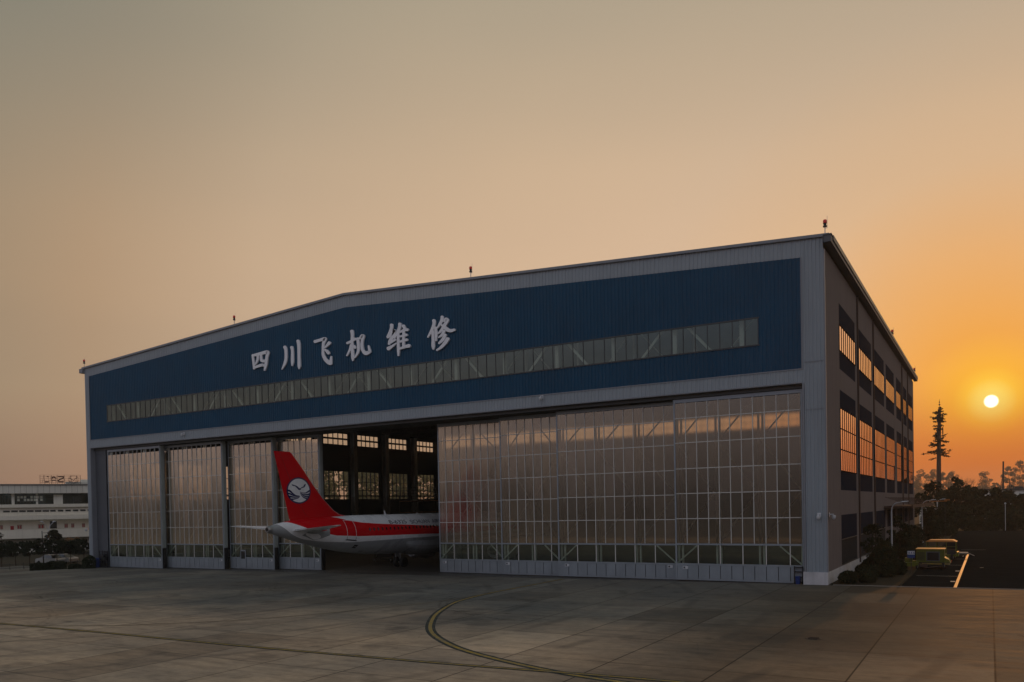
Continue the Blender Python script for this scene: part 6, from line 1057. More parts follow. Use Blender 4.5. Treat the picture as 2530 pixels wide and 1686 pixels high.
def shrub(x, y, rx_, ry_, h, label, mat=None, n=900, s=.07, group=None, name='shrub', seed=3, cat='shrub'):
    rnd = random.Random(seed); t = thing(name, label, cat, (x, y, gz(x)), 0, group); q = MB()
    blob(q, 0, 0, h * .42, rx_ * .93, ry_ * .93, h * .55, n, s, 0, .82, rnd)
    for _ in range(6): blob(q, rnd.uniform(-.6, .6) * rx_, rnd.uniform(-.6, .6) * ry_, h * rnd.uniform(.4, .8), rx_ * .4, ry_ * .4, h * .25, n // 10, s, 0, .7, rnd)
    q.lathe([(ry_ * .4, 0.02), (ry_ * .66, h * .25), (ry_ * .66, h * .5), (ry_ * .45, h * .74), (.05, h * .8)], n=10); 
    o = q.build('foliage', mat or M['leaf'], t)
    q = MB(); q.tube([(0, 0, -.05), (0, 0, h * .3)], .04, 5); q.build('stem', M['bark'], t); return t

# bed beside the hangar
bed = [(95.35, 1.2, .75, 1.0, 'clipped round shrub nearest the hangar corner at the apron edge'), (96.6, 2.3, .75, .95, 'second clipped shrub behind the one at the apron edge'), (96.3, 5.0, .85, 1.15, 'round clipped shrub at the foot of the small staked tree'),
       (97.3, 7.6, .95, 1.35, 'large round shrub in front of the nearest tall lamp'), (97.9, 10.3, .9, 1.35, 'round shrub beside the blue sign'), (95.6, 8.8, .8, 1.1, 'shrub between the staked tree and the hangar plinth'), (97.0, 13.4, .9, 1.15, 'round shrub left of the yellow green unit'), (95.5, 14.2, .9, 1.2, 'low shrub against the hangar plinth under the second bay')]
for i, (x, y, r_, h, l) in enumerate(bed): shrub(x, y, r_, r_, h, l, n=1500, seed=20 + i, group='clipped shrubs in the bed beside the hangar')
for i, (x, y, r_, h, l) in enumerate([(95.6, 19, 1.0, 1.6, 'taller dark shrub in the bed behind the nearest lamp'), (95.6, 24.5, 1.2, 2.2, 'tall dark shrub against the hangar side past the nearest lamp'), (97.4, 30, 1.1, 1.6, 'bushy dark shrub behind the canopied unit'), (95.6, 34, 1.3, 2.5, 'wide dark shrub under the side canopy'), (95.7, 44, 1.4, 2.7, 'wide dark shrub before the second lamp'),
                                       (95.8, 56, 1.5, 3.0, 'tall dark shrub just before the second lamp'), (97.2, 74, 1.8, 4.0, 'dark shrub near the far end of the hangar side'), (98.6, 92, 1.4, 2.0, 'rounded shrub at the corner of the far car park')]):
    shrub(x, y, r_, r_, h, l, n=1500, s=.11, seed=40 + i, group='dark shrubs farther along the hangar side')
sheet('planting_bed', 94.2, 98.88, 0.13, 110, 0.03, M['soil'])
# small staked tree
rnd = random.Random(5); t = thing('young_tree', 'young leafy tree held by thin wooden stakes beside the corner shrubs', 'tree', (96.35, 8.4, gz(96.35)))
trunk_bm(3.2, .06, 14, rnd, 1.2, .02, .3).build('trunk', M['bark'], t, True)
q = MB(); clumped(q, 1.3, 4.2, 1.05, 26, 60, .09, 'round', rnd); q.build('crown', M['leaf'], t)
q = MB()
for a in (0.4, 2.5, 4.6): q.tube([(1.0 * math.cos(a), 1.0 * math.sin(a), 0), (.05 * math.cos(a), .05 * math.sin(a), 1.6)], .03, 5)
q.build('stake', M['bark'], t)
tree('garden_tree', 'dark tree in the bed close to the side canopy', 'tree', 96.4, 30.5, 4.6, 1.6, 1.2, M['leaf'], 'round', 16, 90, .13, 61)
tree('garden_tree', 'dark branching tree just past the far corner of the hangar', 'tree', 96.2, 88, 8.6, 2.0, 3.2, M['leaf'], 'round', 24, 90, .26, 62)

# wall of dark trees closing the car park
dense = [(98.9, 121, 10.6, 2.3, 'cone', 'tallest pointed dark tree at the left of the far tree wall'), (101.2, 122, 8.4, 2.2, 'round', 'rounded dark tree right of the tallest pointed one'), (96.6, 120, 8.2, 2.0, 'cone', 'dark pointed tree between the hangar end and the tallest tree'),
         (103.4, 123, 7.6, 2.2, 'round', 'low rounded dark tree in the middle of the far tree wall'), (105.6, 122, 8.0, 2.3, 'round', 'broad dark tree in front of the far roof line'), (107.9, 122, 7.4, 2.1, 'round', 'dark tree behind the small far lamp'), (110.3, 122, 6.6, 2.2, 'round', 'dark tree right of the small far lamp'), (112.8, 121, 5.9, 2.4, 'round', 'dark tree at the right edge of the picture'), (115.4, 122, 6.4, 2.4, 'round', 'dark tree just beyond the right edge of the car park')]
for i, (x, y, h, r_, sh, l) in enumerate(dense): tree('dense_tree', l, 'tree', x, y, h, .4, r_ * 1.15, M['leaf'], sh, 44, 80, .30, 70 + i, 'dark trees closing off the car park')
for i in range(7): shrub(94.5 + i * 3.4, 118.6, 2.1, 1.2, 3.6 + .8 * math.sin(i * 2.1), ['dark hedge bush low in the far tree wall, %s' % w_ for w_ in ('leftmost by the hangar end', 'second from the left', 'third from the left', 'in the middle', 'under the broad tree', 'beside the small far lamp', 'at the right edge')][i], n=1100, s=.2, seed=90 + i, group='hedge bushes under the far trees')

# low far building and wall behind the trees
t = thing('far_building', 'long low pale building with a flat roof behind the far dark trees', 'building', (106, 172, gz(106)))
q = MB(); q.box(-5.5, 14, 0, 9, -1, 8.2); q.build('wall', M['termgrey'], t)
q = MB(); q.box(-6.0, 14.4, -.5, 9.4, 8.2, 8.6); q.box(-5.3, -4.4, 0, 1, 8.6, 9.3); q.box(4, 6, 2, 4, 8.6, 9.1); q.build('roof', M['frame'], t)
for k in range(5):
    q = MB(); q.box(-4 + k * 3.6, -2 + k * 3.6, -.04, -.01, 3.2, 5.2); q.build('window', M['darkglass'], t)
t = thing('far_shed', 'small pale shed glimpsed behind the second tall lamp', 'building', (92.0, 168, gz(92)))
q = MB(); q.box(-3, 3, 0, 5, -1, 4.2); q.build('wall', M['termwhite'], t); q = MB(); q.box(-3.3, 3.3, -.3, 5.3, 4.2, 4.5); q.build('roof', M['frame'], t)

# telecom mast dressed as a pine
rnd = random.Random(9); t = thing('telecom_mast', 'tall brown telecom mast dressed up as a sparse pine tree', 'mast', (94.3, 150, gz(94.3)))
q = MB(); q.tube([(0, 0, 0), (.1, 0, 14), (.35, 0, 27.5)], [.56, .48, .34], 12); q.build('trunk', M['pipe'], t, True)
q = MB(); q.tube([(.35, 0, 27.4), (.38, 0, 29.8)], .04, 5); q.box(.2, .55, -.15, .15, 28.4, 28.7); q.box(.25, .5, -.1, .1, 29.0, 29.25); q.build('lightning_rod', M['vehdark'], t)
q = MB()
for z in (24.5, 21.5): 
    for a in (0, 2.1, 4.2): q.box(.25 + .75 * math.cos(a) - .12, .25 + .75 * math.cos(a) + .12, .75 * math.sin(a) - .1, .75 * math.sin(a) + .1, z, z + 1.7)
q.build('antenna_panel', M['vehdark'], t)
q = MB(); lv = 74
for i in range(lv):
    z = 16.2 + 11.6 * i / lv; u = i / lv; a = rnd.uniform(0, 6.28)
    L_ = 2.7 * (1 - u) ** .6 * (.75 + .5 * math.sin(u * 9)) + .55; L_ *= rnd.uniform(.5, 1.1)
    if .46 < u < .58: L_ *= .75
    p0 = Vector((.1 + u * .2, 0, z)); dr = Vector((math.cos(a), math.sin(a), rnd.uniform(-.35, .45)))
    q.tube([p0, p0 + dr * L_], [.045, .015], 4)
    for k in range(int(4 + L_ * 3)):
        c = p0 + dr * L_ * rnd.uniform(.3, 1.05); blob(q, c.x, c.y, c.z, .36, .36, .24, 8, .135, 0, 0, rnd)
q.build('branch', M['leaf4'], t)

# hazy trees far away
far = [(80.8, 300, 17.6, 3.4, 'tallest hazy tree beside the hangar end'), (84.6, 305, 17.0, 3.2, 'hazy rounded tree behind the telecom mast on its left'), (88.8, 300, 16.4, 3.0, 'hazy tree just right of the telecom mast'), (92.0, 298, 15.8, 3.0, 'hazy tree between the mast and the bare tree'), (78.0, 310, 13.5, 3.0, 'lower hazy tree against the hangar edge'),
       (103.2, 300, 15.2, 3.4, 'lone round hazy tree above the far roof'), (101.0, 296, 9.8, 2.2, 'low hazy pointed tree beside the lone round one'), (106.6, 303, 11.4, 1.8, 'small hazy tree right of the lone round one'), (111.0, 300, 17.2, 2.6, 'tall hazy tree right of the utility pole'), (114.8, 302, 18.8, 3.4, 'tallest hazy tree at the right edge'), (118.4, 300, 17.5, 3.4, 'hazy tree leaving the picture at the right')]
for i, (x, y, h, r_, l) in enumerate(far):
    k = (y * 2.1 + 64) / (y + 64); x2 = CAM.x + (x - CAM.x) * k; h2 = (h - 6) * k + 8
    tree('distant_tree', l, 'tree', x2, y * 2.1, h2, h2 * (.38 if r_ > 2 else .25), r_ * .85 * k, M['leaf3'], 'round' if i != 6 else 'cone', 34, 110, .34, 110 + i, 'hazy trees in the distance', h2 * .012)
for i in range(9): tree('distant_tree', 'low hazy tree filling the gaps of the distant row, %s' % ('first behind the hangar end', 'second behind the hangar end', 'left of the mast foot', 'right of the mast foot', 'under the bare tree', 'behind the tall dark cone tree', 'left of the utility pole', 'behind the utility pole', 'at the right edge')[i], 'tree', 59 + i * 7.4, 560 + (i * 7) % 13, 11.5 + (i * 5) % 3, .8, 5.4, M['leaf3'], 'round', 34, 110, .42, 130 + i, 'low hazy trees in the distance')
rnd = random.Random(12); t = thing('bare_tree', 'leafless hazy tree with fine upright twigs', 'tree', (96.6, 270, gz(96)), 0)
q = MB()
def twig(p, d_, L_, r_, dep):
    e = p + d_ * L_; q.tube([p, e], [r_, r_ * .6], 4, caps=False)
    if dep:
        for _ in range(3 if dep > 1 else 4):
            nd = (d_ + Vector((rnd.uniform(-.42, .42), rnd.uniform(-.42, .42), rnd.uniform(.0, .3)))).normalized(); twig(p + d_ * L_ * rnd.uniform(.55, 1), nd, L_ * rnd.uniform(.62, .85), r_ * .6, dep - 1)
twig(Vector((0, 0, 0)), Vector((0, 0, 1)), 6.0, .16, 5); q.build('trunk', M['farbark'], t)

# street lamps along the road
def lamp(x, y, h, reach, ang_, label, double=False, hz=None):
    t = thing('street_lamp', label, 'street lamp', (x, y, gz(x) if hz is None else hz), ang_, 'tall lamps beside the hangar road')
    q = MB(); q.tube([(0, 0, 0), (0, 0, h * .85), (.04, 0, h * .90), (.18 * reach, 0, h * .95), (.45 * reach, 0, h * .985), (reach, 0, h)], [.10, .07, .06, .05, .045, .04], 8); q.tube([(0, 0, 0), (0, 0, .5)], .14, 8)
    if double: q.tube([(0, 0, h * .84), (-.04, 0, h * .90), (-.18 * reach, 0, h * .95), (-.45 * reach, 0, h * .985), (-reach, 0, h)], [.07, .06, .05, .045, .04], 8)
    q.build('pole', M['galv'], t, True)
    for s_ in ((1, -1) if double else (1,)):
        q = MB(); q.hexa([(s_ * reach, -.12, h - .03), (s_ * (reach + .6), -.09, h + .03), (s_ * (reach + .6), .09, h + .03), (s_ * reach, .12, h - .03), (s_ * reach, -.08, h + .08), (s_ * (reach + .6), -.05, h + .09), (s_ * (reach + .6), .05, h + .09), (s_ * reach, .08, h + .08)]); q.build('lamp_head', M['galv'], t)
lamp(96.2, 24.5, 6.1, .95, 0, 'nearest tall curved street lamp beside the hangar wall'); lamp(96.3, 65, 6.2, 1.2, 0, 'second curved street lamp behind the canopied yellow green unit'); lamp(96.35, 103, 6.3, .75, 0, 'third twin-armed lamp beyond the far corner of the hangar', True)
t = thing('street_lamp', 'thin short lamp standing before the far tree wall', 'street lamp', (107.2, 116.5, gz(107)), 0)
q = MB(); q.tube([(0, 0, 0), (0, 0, 5.0)], .06, 8); q.build('pole', M['galv'], t); q = MB(); q.lathe([(.06, 4.98), (.17, 5.1), (.15, 5.3), (.04, 5.38)], n=10); q.build('lamp_head', M['galv'], t)
t = thing('utility_pole', 'dark utility pole with a braced transformer rack rising behind the far trees', 'utility pole', (107.7, 200, gz(107)))
q = MB(); q.tube([(0, 0, 0), (.3, 0, 16.5)], [.32, .2], 8); q.tube([(-1.3, 0, 0), (-.1, 0, 11.6)], .07, 5); q.build('pole', M['vehdark'], t)
q = MB(); q.bar((-1.3, 0, 9.2), (.3, 0, 9.2), .12); q.bar((-1.2, 0, 8.6), (.2, 0, 10.5), .08); q.bar((-1.1, 0, 7.6), (-.2, 0, 11), .06); q.build('crossarm', M['vehdark'], t)
t = thing('utility_pole', 'shorter utility pole with a crossarm right of the taller one', 'utility pole', (109.5, 200, gz(109)))
q = MB(); q.tube([(0, 0, 0), (0, 0, 11.6)], .14, 6); q.tube([(.9, 0, 0), (.9, 0, 9.6)], .1, 6); q.build('pole', M['vehdark'], t); q = MB(); q.bar((-.7, 0, 10.6), (1.4, 0, 10.6), .12); q.bar((-.5, 0, 9.2), (1.2, 0, 9.2), .12); q.box(.2, .7, -.2, .2, 9.3, 9.9); q.build('crossarm', M['vehdark'], t)
t = thing('street_lamp', 'orange-lit lamp gantry arm between the second and third lamps', 'street lamp', (98.4, 84, gz(98)))
q = MB(); q.tube([(0, 0, 0), (0, 0, 5.9)], .07, 6); q.build('pole', M['vehdark'], t); q = MB(); q.box(-2.0, .3, -.3, .3, 5.9, 6.05); q.box(-.1, .7, -.3, .3, 6.06, 6.3); q.build('roof_panel', M['orangebox'], t)

# ground vehicles
def wheel(bm_parent, x, y, r_, w_, side_axis='x'):
    q = MB(); q.lathe([(r_ * .45, -w_ / 2), (r_ * .92, -w_ / 2), (r_, -w_ / 3), (r_, w_ / 3), (r_ * .92, w_ / 2), (r_ * .45, w_ / 2)], (x, y, r_), 16, 0, side_axis); o = q.build('wheel', M['black'], bm_parent, True)
    q = MB(); q.lathe([(r_ * .4, -w_ / 2 - .01), (r_ * .4, w_ / 2 + .01)], (x, y, r_), 10, 0, side_axis); q.build('rim', M['galv'], o)
t = thing('ground_power_unit', 'boxy yellow green ground power unit with a big grey side panel', 'ground unit', (100.0, 18.3, gz(100) - .03), 0)
q = MB(); q.box(-1.1, 1.12, -.9, 1.2, .62, 1.78); q.hexa([(1.13, -.8, .55), (1.62, -.75, .55), (1.62, 1.1, .55), (1.13, 1.15, .55), (1.13, -.8, 1.05), (1.5, -.75, .85), (1.5, 1.1, .85), (1.13, 1.15, 1.05)]); bd = q.build('body', M['vehyel'], t)
q = MB(); q.box(-1.16, 1.2, -.96, 1.26, 1.785, 1.83); q.build('roof_panel', M['yelloworange'], bd)
q = MB(); q.box(-1.05, 1.5, -.78, 1.08, .34, .60); q.build('chassis', M['vehdark'], t)
q = MB(); q.box(-.30, .78, -.925, -.905, .72, 1.58); q.build('access_panel', M['dark'], bd)
q = MB(); q.box(-.22, .70, -.935, -.93, .80, 1.50); q.build('gauge_window', M['carglass'], bd); q = MB()
for k in range(7): q.box(-1.04, -.42, -.93, -.905, .8 + k * .11, .85 + k * .11)
q.build('louvre', M['vehdark'], bd); q = MB()
for x in (-1.1, -.36, .84, 1.08): q.box(x, x + .05, -.95, -.93, .62, 1.78)
q.box(-1.1, 1.13, -.95, -.93, 1.66, 1.72); q.bar((1.2, -.95, 1.75), (1.66, -.95, .7), .04); q.bar((1.36, -.95, 1.40), (1.72, -.95, .7), .03); q.build('frame', M['vehyel'], t)
q = MB(); q.box(-1.25, 1.6, -1.02, -.92, .44, .54); q.build('bumper', M['yellow'], t)
q = MB(); q.box(1.63, 1.67, -.6, -.4, .62, .72); q.box(1.63, 1.67, .6, .8, .62, .72); q.build('lamp', M['lamp'], t)
for x, y in ((-.75, -.88), (1.05, -.88), (-.75, 1.1), (1.05, 1.1)): wheel(t, x, y, .31, .2)
q = MB(); q.bar((-1.2, -.95, .3), (-.2, -2.3, .22), .06); q.bar((.7, -.95, .3), (-.2, -2.3, .22), .06); q.bar((-.2, -2.3, .22), (-.2, -2.9, .25), .05); q.box(-.9, -.2, -1.6, -1.2, .22, .5); q.build('tow_bar', M['pipe'], t)
t = thing('passenger_trolley', 'yellow green canopied trolley parked behind the boxy unit', 'ground unit', (100.2, 30.5, gz(100) - .03), 0)
q = MB(); q.hexa([(-1.3, -1.2, 1.90), (1.55, -1.2, 1.90), (1.55, 1.6, 1.90), (-1.3, 1.6, 1.90), (-.95, -1.0, 2.08), (1.2, -1.0, 2.08), (1.2, 1.4, 2.08), (-.95, 1.4, 2.08)]); q.build('canopy_roof', M['orangebox'], t)
for x in (-1.2, -.3, .6, 1.45):
    for y in (-1.1, 1.5): q = MB(); q.box(x - .035, x + .035, y - .035, y + .035, .9, 1.895); q.build('post', M['vehyel'], t)
q = MB(); q.box(-1.2, 1.45, -1.16, -1.13, 1.4, 1.44); q.build('railing', M['vehyel'], t)
q = MB(); q.box(-1.3, 1.5, -1.15, 1.55, .42, .62); q.box(-1.3, .5, -1.15, -1.08, .625, 1.0); q.box(-1.3, 1.5, 1.48, 1.55, .625, 1.0); q.box(1.5, 1.68, -.9, 1.2, .42, .85); q.build('body', M['vehyel'], t)
q = MB(); q.box(.66, 1.40, -1.05, 1.4, .625, 1.15); q.box(-1.0, -.5, -.9, 1.3, .625, .95); q.box(-.2, .3, -.9, 1.3, .625, .95); q.build('seat', M['vehdark'], t)
q = MB(); q.box(.66, 1.42, -1.13, -1.10, 1.16, 1.85); q.build('windscreen', M['carglass'], t)
q = MB(); q.box(-1.1, 1.4, -.9, 1.3, .26, .415); q.build('chassis', M['vehdark'], t)
for x, y in ((-.9, -1.05), (1.1, -1.05), (-.9, 1.35), (1.1, 1.35)): wheel(t, x, y, .32, .22)
t = thing('baggage_dolly', 'low flat tow dolly parked at the top of the orange line', 'ground unit', (101.9, 35.2, gz(101) - .03))
q = MB(); q.box(-.9, .7, -.6, .6, .42, .52); q.bar((.7, 0, .45), (1.3, -.6, .2), .05); q.build('deck', M['whitepaint'], t)
for x, y in ((-.6, -.5), (.4, -.5)): wheel(t, x, y, .2, .12)
t = thing('tow_tractor', 'low open ground unit tangled in shrubs at the front left of the parked units', 'ground unit', (98.5, 17.0, gz(98)))
q = MB(); q.box(-.6, .6, -.9, .9, .3, .62); q.box(-.5, .1, -.2, .7, .62, 1.0); q.box(.15, .5, -.8, -.3, .62, .8); q.build('body', M['vehyel'], t)
q = MB(); q.tube([(-.1, -.5, .6), (-.05, -.35, 1.05)], .02, 5); q.box(-.3, .2, -.45, -.3, 1.03, 1.08); q.build('steering_column', M['vehdark'], t)
for x, y in ((-.5, -.7), (.5, -.7), (-.5, .7), (.5, .7)): wheel(t, x, y, .26, .16)
# blue notice board
t = thing('notice_sign', 'small blue and white notice sign on a post among the shrubs', 'sign', (99.05, 9.8, gz(99)))
q = MB(); q.tube([(0, .03, 0), (0, .03, 2.0)], .03, 6); q.build('post', M['vehdark'], t)
q = MB(); q.box(-.28, .28, -.02, .0, 1.45, 2.05); pn = q.build('panel', M['signblue'], t); q = MB(); q.box(-.27, .27, -.026, -.022, 1.74, 2.03); 
q.build('white_field', M['signwhite'], pn); q = MB()
for x in (-.2, -.02, .15): q.bar((x, -.03, 1.80), (x + .05, -.03, 1.96), .006, .03); q.bar((x + .05, -.03, 1.96), (x + .1, -.03, 1.80), .006, .03); q.bar((x + .02, -.032, 1.85), (x + .08, -.032, 1.85), .006, .03)
q.build('lettering', M['signblue'], pn)

# ------------------------------------------------------------------ west side: terminal, hedges, cars
HD = R(-61); N2 = Vector((math.sin(HD), math.cos(HD), 0)); T2 = Vector((math.cos(HD), -math.sin(HD), 0))
def tloc(t, dist): p = Vector((CAM.x, CAM.y, 0)) + N2 * dist + T2 * t; return p.x, p.y
tx, ty = tloc(0, 200)
TR = thing('terminal_building', 'long pale curved airport terminal with stacked white bands and dark windows', 'building', (tx, ty, 0), math.atan2(T2.y, T2.x))
def band(name, z0, z1, d0, d1, mat, x0=-45, x1=16, bow=1.2, seg=24, parent=None, par=True):
    """curved band: front face at local y=d0 (towards the camera is -y)"""
    q = MB()
    for i in range(seg):
        a, c = x0 + (x1 - x0) * i / seg, x0 + (x1 - x0) * (i + 1) / seg
        fa = lambda x: d0 - bow * (1 - ((x + 14) / 32) ** 2)
        q.hexa([(a, fa(a), z0), (c, fa(c), z0), (c, d1, z0), (a, d1, z0), (a, fa(a), z1), (c, fa(c), z1), (c, d1, z1), (a, d1, z1)])
    return q.build(name, mat, parent or TR)
band('fascia', 11.0, 12.75, -1.0, 10, M['termgrey']); band('roof', 12.75, 12.95, -1.3, 10, M['roof'])
band('window_band', 8.7, 11.0, .8, 10, M['darkglass']); band('balcony', 8.0, 8.68, -1.4, 10, M['termwhite'])
band('upper_wall', 6.3, 7.98, -.6, 10, M['termwhite']); band('ledge', 5.4, 6.28, -1.6, 10, M['termwhite'])
band('lower_wall', 3.35, 5.38, 1.2, 10, M['termwhite']); band('parapet', 1.5, 3.33, -2.0, 10, M['termwhite']); band('base_wall', -3, 1.48, .8, 10, M['termgrey'])
fy = lambda x, d0, bow=1.2: d0 - bow * (1 - ((x + 14) / 32) ** 2)
for x in [-7.3 + 1.42 * i for i in range(12)]:
    wd = 1.18 if x < 1 else 1.0
    q = MB(); q.box(x, x + wd, fy(x, -.6) - .03, fy(x, -.6) + .3, 7.05, 7.42); q.build('slot_window', M['vehdark'], TR)
q = MB()
for i in range(8):
    for z0, z1 in ((9.36, 9.88), (9.96, 10.48)):
        if (i * 7 + int(z0 * 3)) % 5: q.box(-4.78 + .6 * i, -4.34 + .6 * i, fy(-3, .8) - .05, fy(-3, .8) + .1, z0, z1)
q.build('sky_toned_pane', M['palepane'], TR); q = MB()  # bright sky seen through the glass, painted as pale solid panes
for x in [-44 + 1.05 * i for i in range(57)]: q.box(x, x + .03, fy(x, -1) - .03, fy(x, -1) + .1, 11.02, 12.7)
q.build('panel_joint', M['frame'], TR)
for x, wd, mt in ((-5.8, .55, 'termgrey'), (-1.35, .35, 'termgrey'), (1.9, 1.75, 'termgrey'), (5.55, .12, 'frame'), (-8.6, .3, 'termgrey')):
    q = MB(); q.box(x, x + wd, fy(x, .8) - .12, fy(x, .8) + .3, 8.7, 10.99); q.build('pier', M[mt], TR)
q = MB()
for i in range(9):
    x = -4.9 + .6 * i; q.box(x, x + .09, fy(x, .8) - .1, fy(x, .8) + .2, 9.0, 10.6)
for z in (9.3, 9.9, 10.5): q.box(-4.9, .0, fy(-2, .8) - .12, fy(-2, .8) + .2, z, z + .08)
for i in range(5): q.box(-8.4 + i * .5, -8.34 + i * .5, fy(-7, .8) - .1, fy(-7, .8) + .2, 8.7, 10.95)
q.box(-9, 7, fy(0, .8) - .16, fy(0, .8) + .2, 10.75, 10.99)
for i in range(7): q.box(3.7 + i * .26, 3.76 + i * .26, fy(4, .8) - .1, fy(4, .8) + .2, 8.7, 10.95)
for i in range(8):
    q.box(5.7 + i * .2, 5.8 + i * .2, fy(6.4, .8) - .14, fy(6.4, .8) + .1, 8.9 + (i % 2) * .12, 11.0)
q.build('mullion', M['frame'], TR)
for x, wd in ((-6.15, .62),): q = MB(); q.box(x, x + wd, fy(x, 1.2) - .03, fy(x, 1.2) + .1, 3.34, 4.15); q.build('door', M['termred'], TR)
for x, wd in ((-8.0, .5), (-4.95, .9), (-1.15, 1.2), (3.8, .7), (5.1, .6), (7.2, .6)):
    q = MB(); q.box(x, x + wd, fy(x, 1.2) - .03, fy(x, 1.2) + .1, 3.5, 4.4); dd = q.build('door_surround', M['termpink'], TR)
    q = MB(); q.box(x + wd * .2, x + wd * .38, fy(x, 1.2) - .05, fy(x, 1.2) - .035, 3.55, 4.2); q.box(x + wd * .62, x + wd * .8, fy(x, 1.2) - .05, fy(x, 1.2) - .035, 3.55, 4.2); q.build('door', M['termred'], dd)
q = MB(); q.box(1.1, 2.4, fy(1.5, 1.2) - .04, fy(1.5, 1.2) + .1, 3.4, 5.0); q.build('doorway', M['vehdark'], TR)
q = MB(); q.box(4.3, 16, -.6, 6, 12.96, 13.5); q.box(7.2, 10, 0, 4, 13.51, 14.0); q.build('rooftop_unit', M['termgrey'], TR)
# reversed roof sign seen from behind
RS = thing('rooftop_sign', 'rusty see-through rooftop sign frame seen from behind, letters reversed', 'sign', (*tloc(3.3, 198), 12.9), math.atan2(T2.y, T2.x))
q = MB()
for x in (-3.8, -3.05, -1.7, -.6, .7, 1.95, 3.1, 3.75): q.box(x - .035, x + .035, -.03, .03, 0, 1.98)
for z in (.35, .75, 1.2, 1.6, 1.95): q.box(-3.8, 3.75, -.025, .025, z, z + .035)
for x in (-3.05, -1.7, -.6, .7, 1.95, 3.1): q.bar((x, .02, 1.9), (x - .45, -1.3, .02), .04); q.bar((x, .02, 1.2), (x + .3, -1.3, .02), .035)
q.build('frame', M['rust'], RS)
q = MB(); y = -.06
def seg(bm, pts, wd):
    for p, n in zip(pts, pts[1:]): bm.bar((p[0], y, p[1]), (n[0], y, n[1]), .05, wd)
# mirrored word: reads S A L from the front
seg(q, [(.5, 1.62), (-.45, 1.62), ], .27); seg(q, [(.5, 1.7), (.6, 1.35), (-.3, .95), (-.5, .6)], .27); seg(q, [(-.4, .52), (.6, .52)], .27)
seg(q, [(-.75, .45), (-.9, 1.25), (-1.25, 1.65), (-1.6, 1.25), (-1.75, .45)], .29); seg(q, [(-.85, .85), (-1.7, .85)], .22)
seg(q, [(-2.2, 1.65), (-2.2, .5), (-2.95, .5)], .30); seg(q, [(-2.55, 1.65), (-2.2, 1.62)], .22)
q.build('letter', M['rust'], RS)
q = MB(); cc = [(2.45 + 1.0 * math.cos(u), 1.0 + .82 * math.sin(u)) for u in [2 * math.pi * k / 24 for k in range(25)]]
seg(q, cc, .06); seg(q, [(1.5, 1.3), (2.0, 1.15), (2.45, .8), (2.75, 1.2), (3.1, 1.35)], .12); seg(q, [(1.6, .6), (2.2, .55), (2.4, .2)], .06); seg(q, [(3.2, .55), (2.7, .45), (2.45, .1)], .1)
e = q.build('emblem', M['rust'], RS)

def T(t, dist): x, y_ = tloc(t, dist); return x, y_
rz2 = math.atan2(T2.y, T2.x)
lamps = tloc(.55, 144)
t = thing('street_lamp', 'white twin-armed lamp in front of the pale terminal', 'street lamp', (*lamps, -.8), rz2)
q = MB(); q.tube([(0, 0, 0), (0, 0, 4.6)], .07, 8)
for s_ in (-1, 1): q.tube([(0, 0, 4.55), (s_ * .3, 0, 5.5), (s_ * .8, 0, 5.95)], .045, 6)
q.build('pole', M['galv'], t)
for s_ in (-1, 1): q = MB(); q.tube([(s_ * .55, 0, 5.9), (s_ * .8, 0, 6.05), (s_ * 1.1, 0, 6.02)], [.05, .13, .05], 8); q.build('lamp_head', M['signwhite'], t, True)
t = thing('camera_pole', 'dark thin pole with a small surveillance camera above the hedge', 'pole', (*tloc(-.25, 138), -1.0), rz2)
q = MB(); q.tube([(.1, 0, 0), (-.05, 0, 4.9)], .06, 6); q.tube([(-.05, 0, 4.6), (.7, 0, 4.6)], .03, 5); q.build('pole', M['vehdark'], t); q = MB(); q.lathe([(.06, 3.75), (.16, 3.9), (.14, 4.15), (.04, 4.3)], (.6, 0, 0), 8); q.build('camera', M['vehdark'], t)
def rtree(t_, dist, h, lo, r_, l, mat='leaf2', n=22, s=.13, seed=0):
    x, y_ = tloc(t_, dist); return tree('rounded_tree', l, 'tree', x, y_, h, lo, r_, M[mat], 'round', n, 120, s, 150 + seed)
rtree(1.35, 141, 4.9, 2.2, 1.15, 'small round-headed tree beside the lamp above the hedge', seed=1)
rtree(-6.4, 139, 5.0, 1.5, 1.7, 'round dark tree at the left edge of the picture', seed=2)
rtree(3.6, 150, 4.2, 2.0, 1.3, 'thin pale tree above the hedge near the hangar', 'leaf3', 8, .1, seed=3)
lbs = ['leftmost, under the round dark tree', 'second from the left', 'third from the left', 'left of the camera pole', 'right of the camera pole', 'under the small round-headed tree', 'second from the hangar corner', 'next to the hangar corner']
for i in range(8):
    x, y_ = tloc(-7.2 + 1.75 * i, 137 + (i % 3) * .5)
    tree('clipped_tree', 'flat-topped dark tree of the clipped row, ' + lbs[i], 'tree', x, y_, 3.4 + .12 * math.sin(i * 1.9), 1.55, 1.25, M['leaf'], 'flat', 22, 110, .13, 170 + i, 'clipped dark trees between the apron and the terminal', .07, z=-1.05)
hb_ = ['in front of the white cars', 'behind the blue bin by the hangar corner', 'right of the white cars']
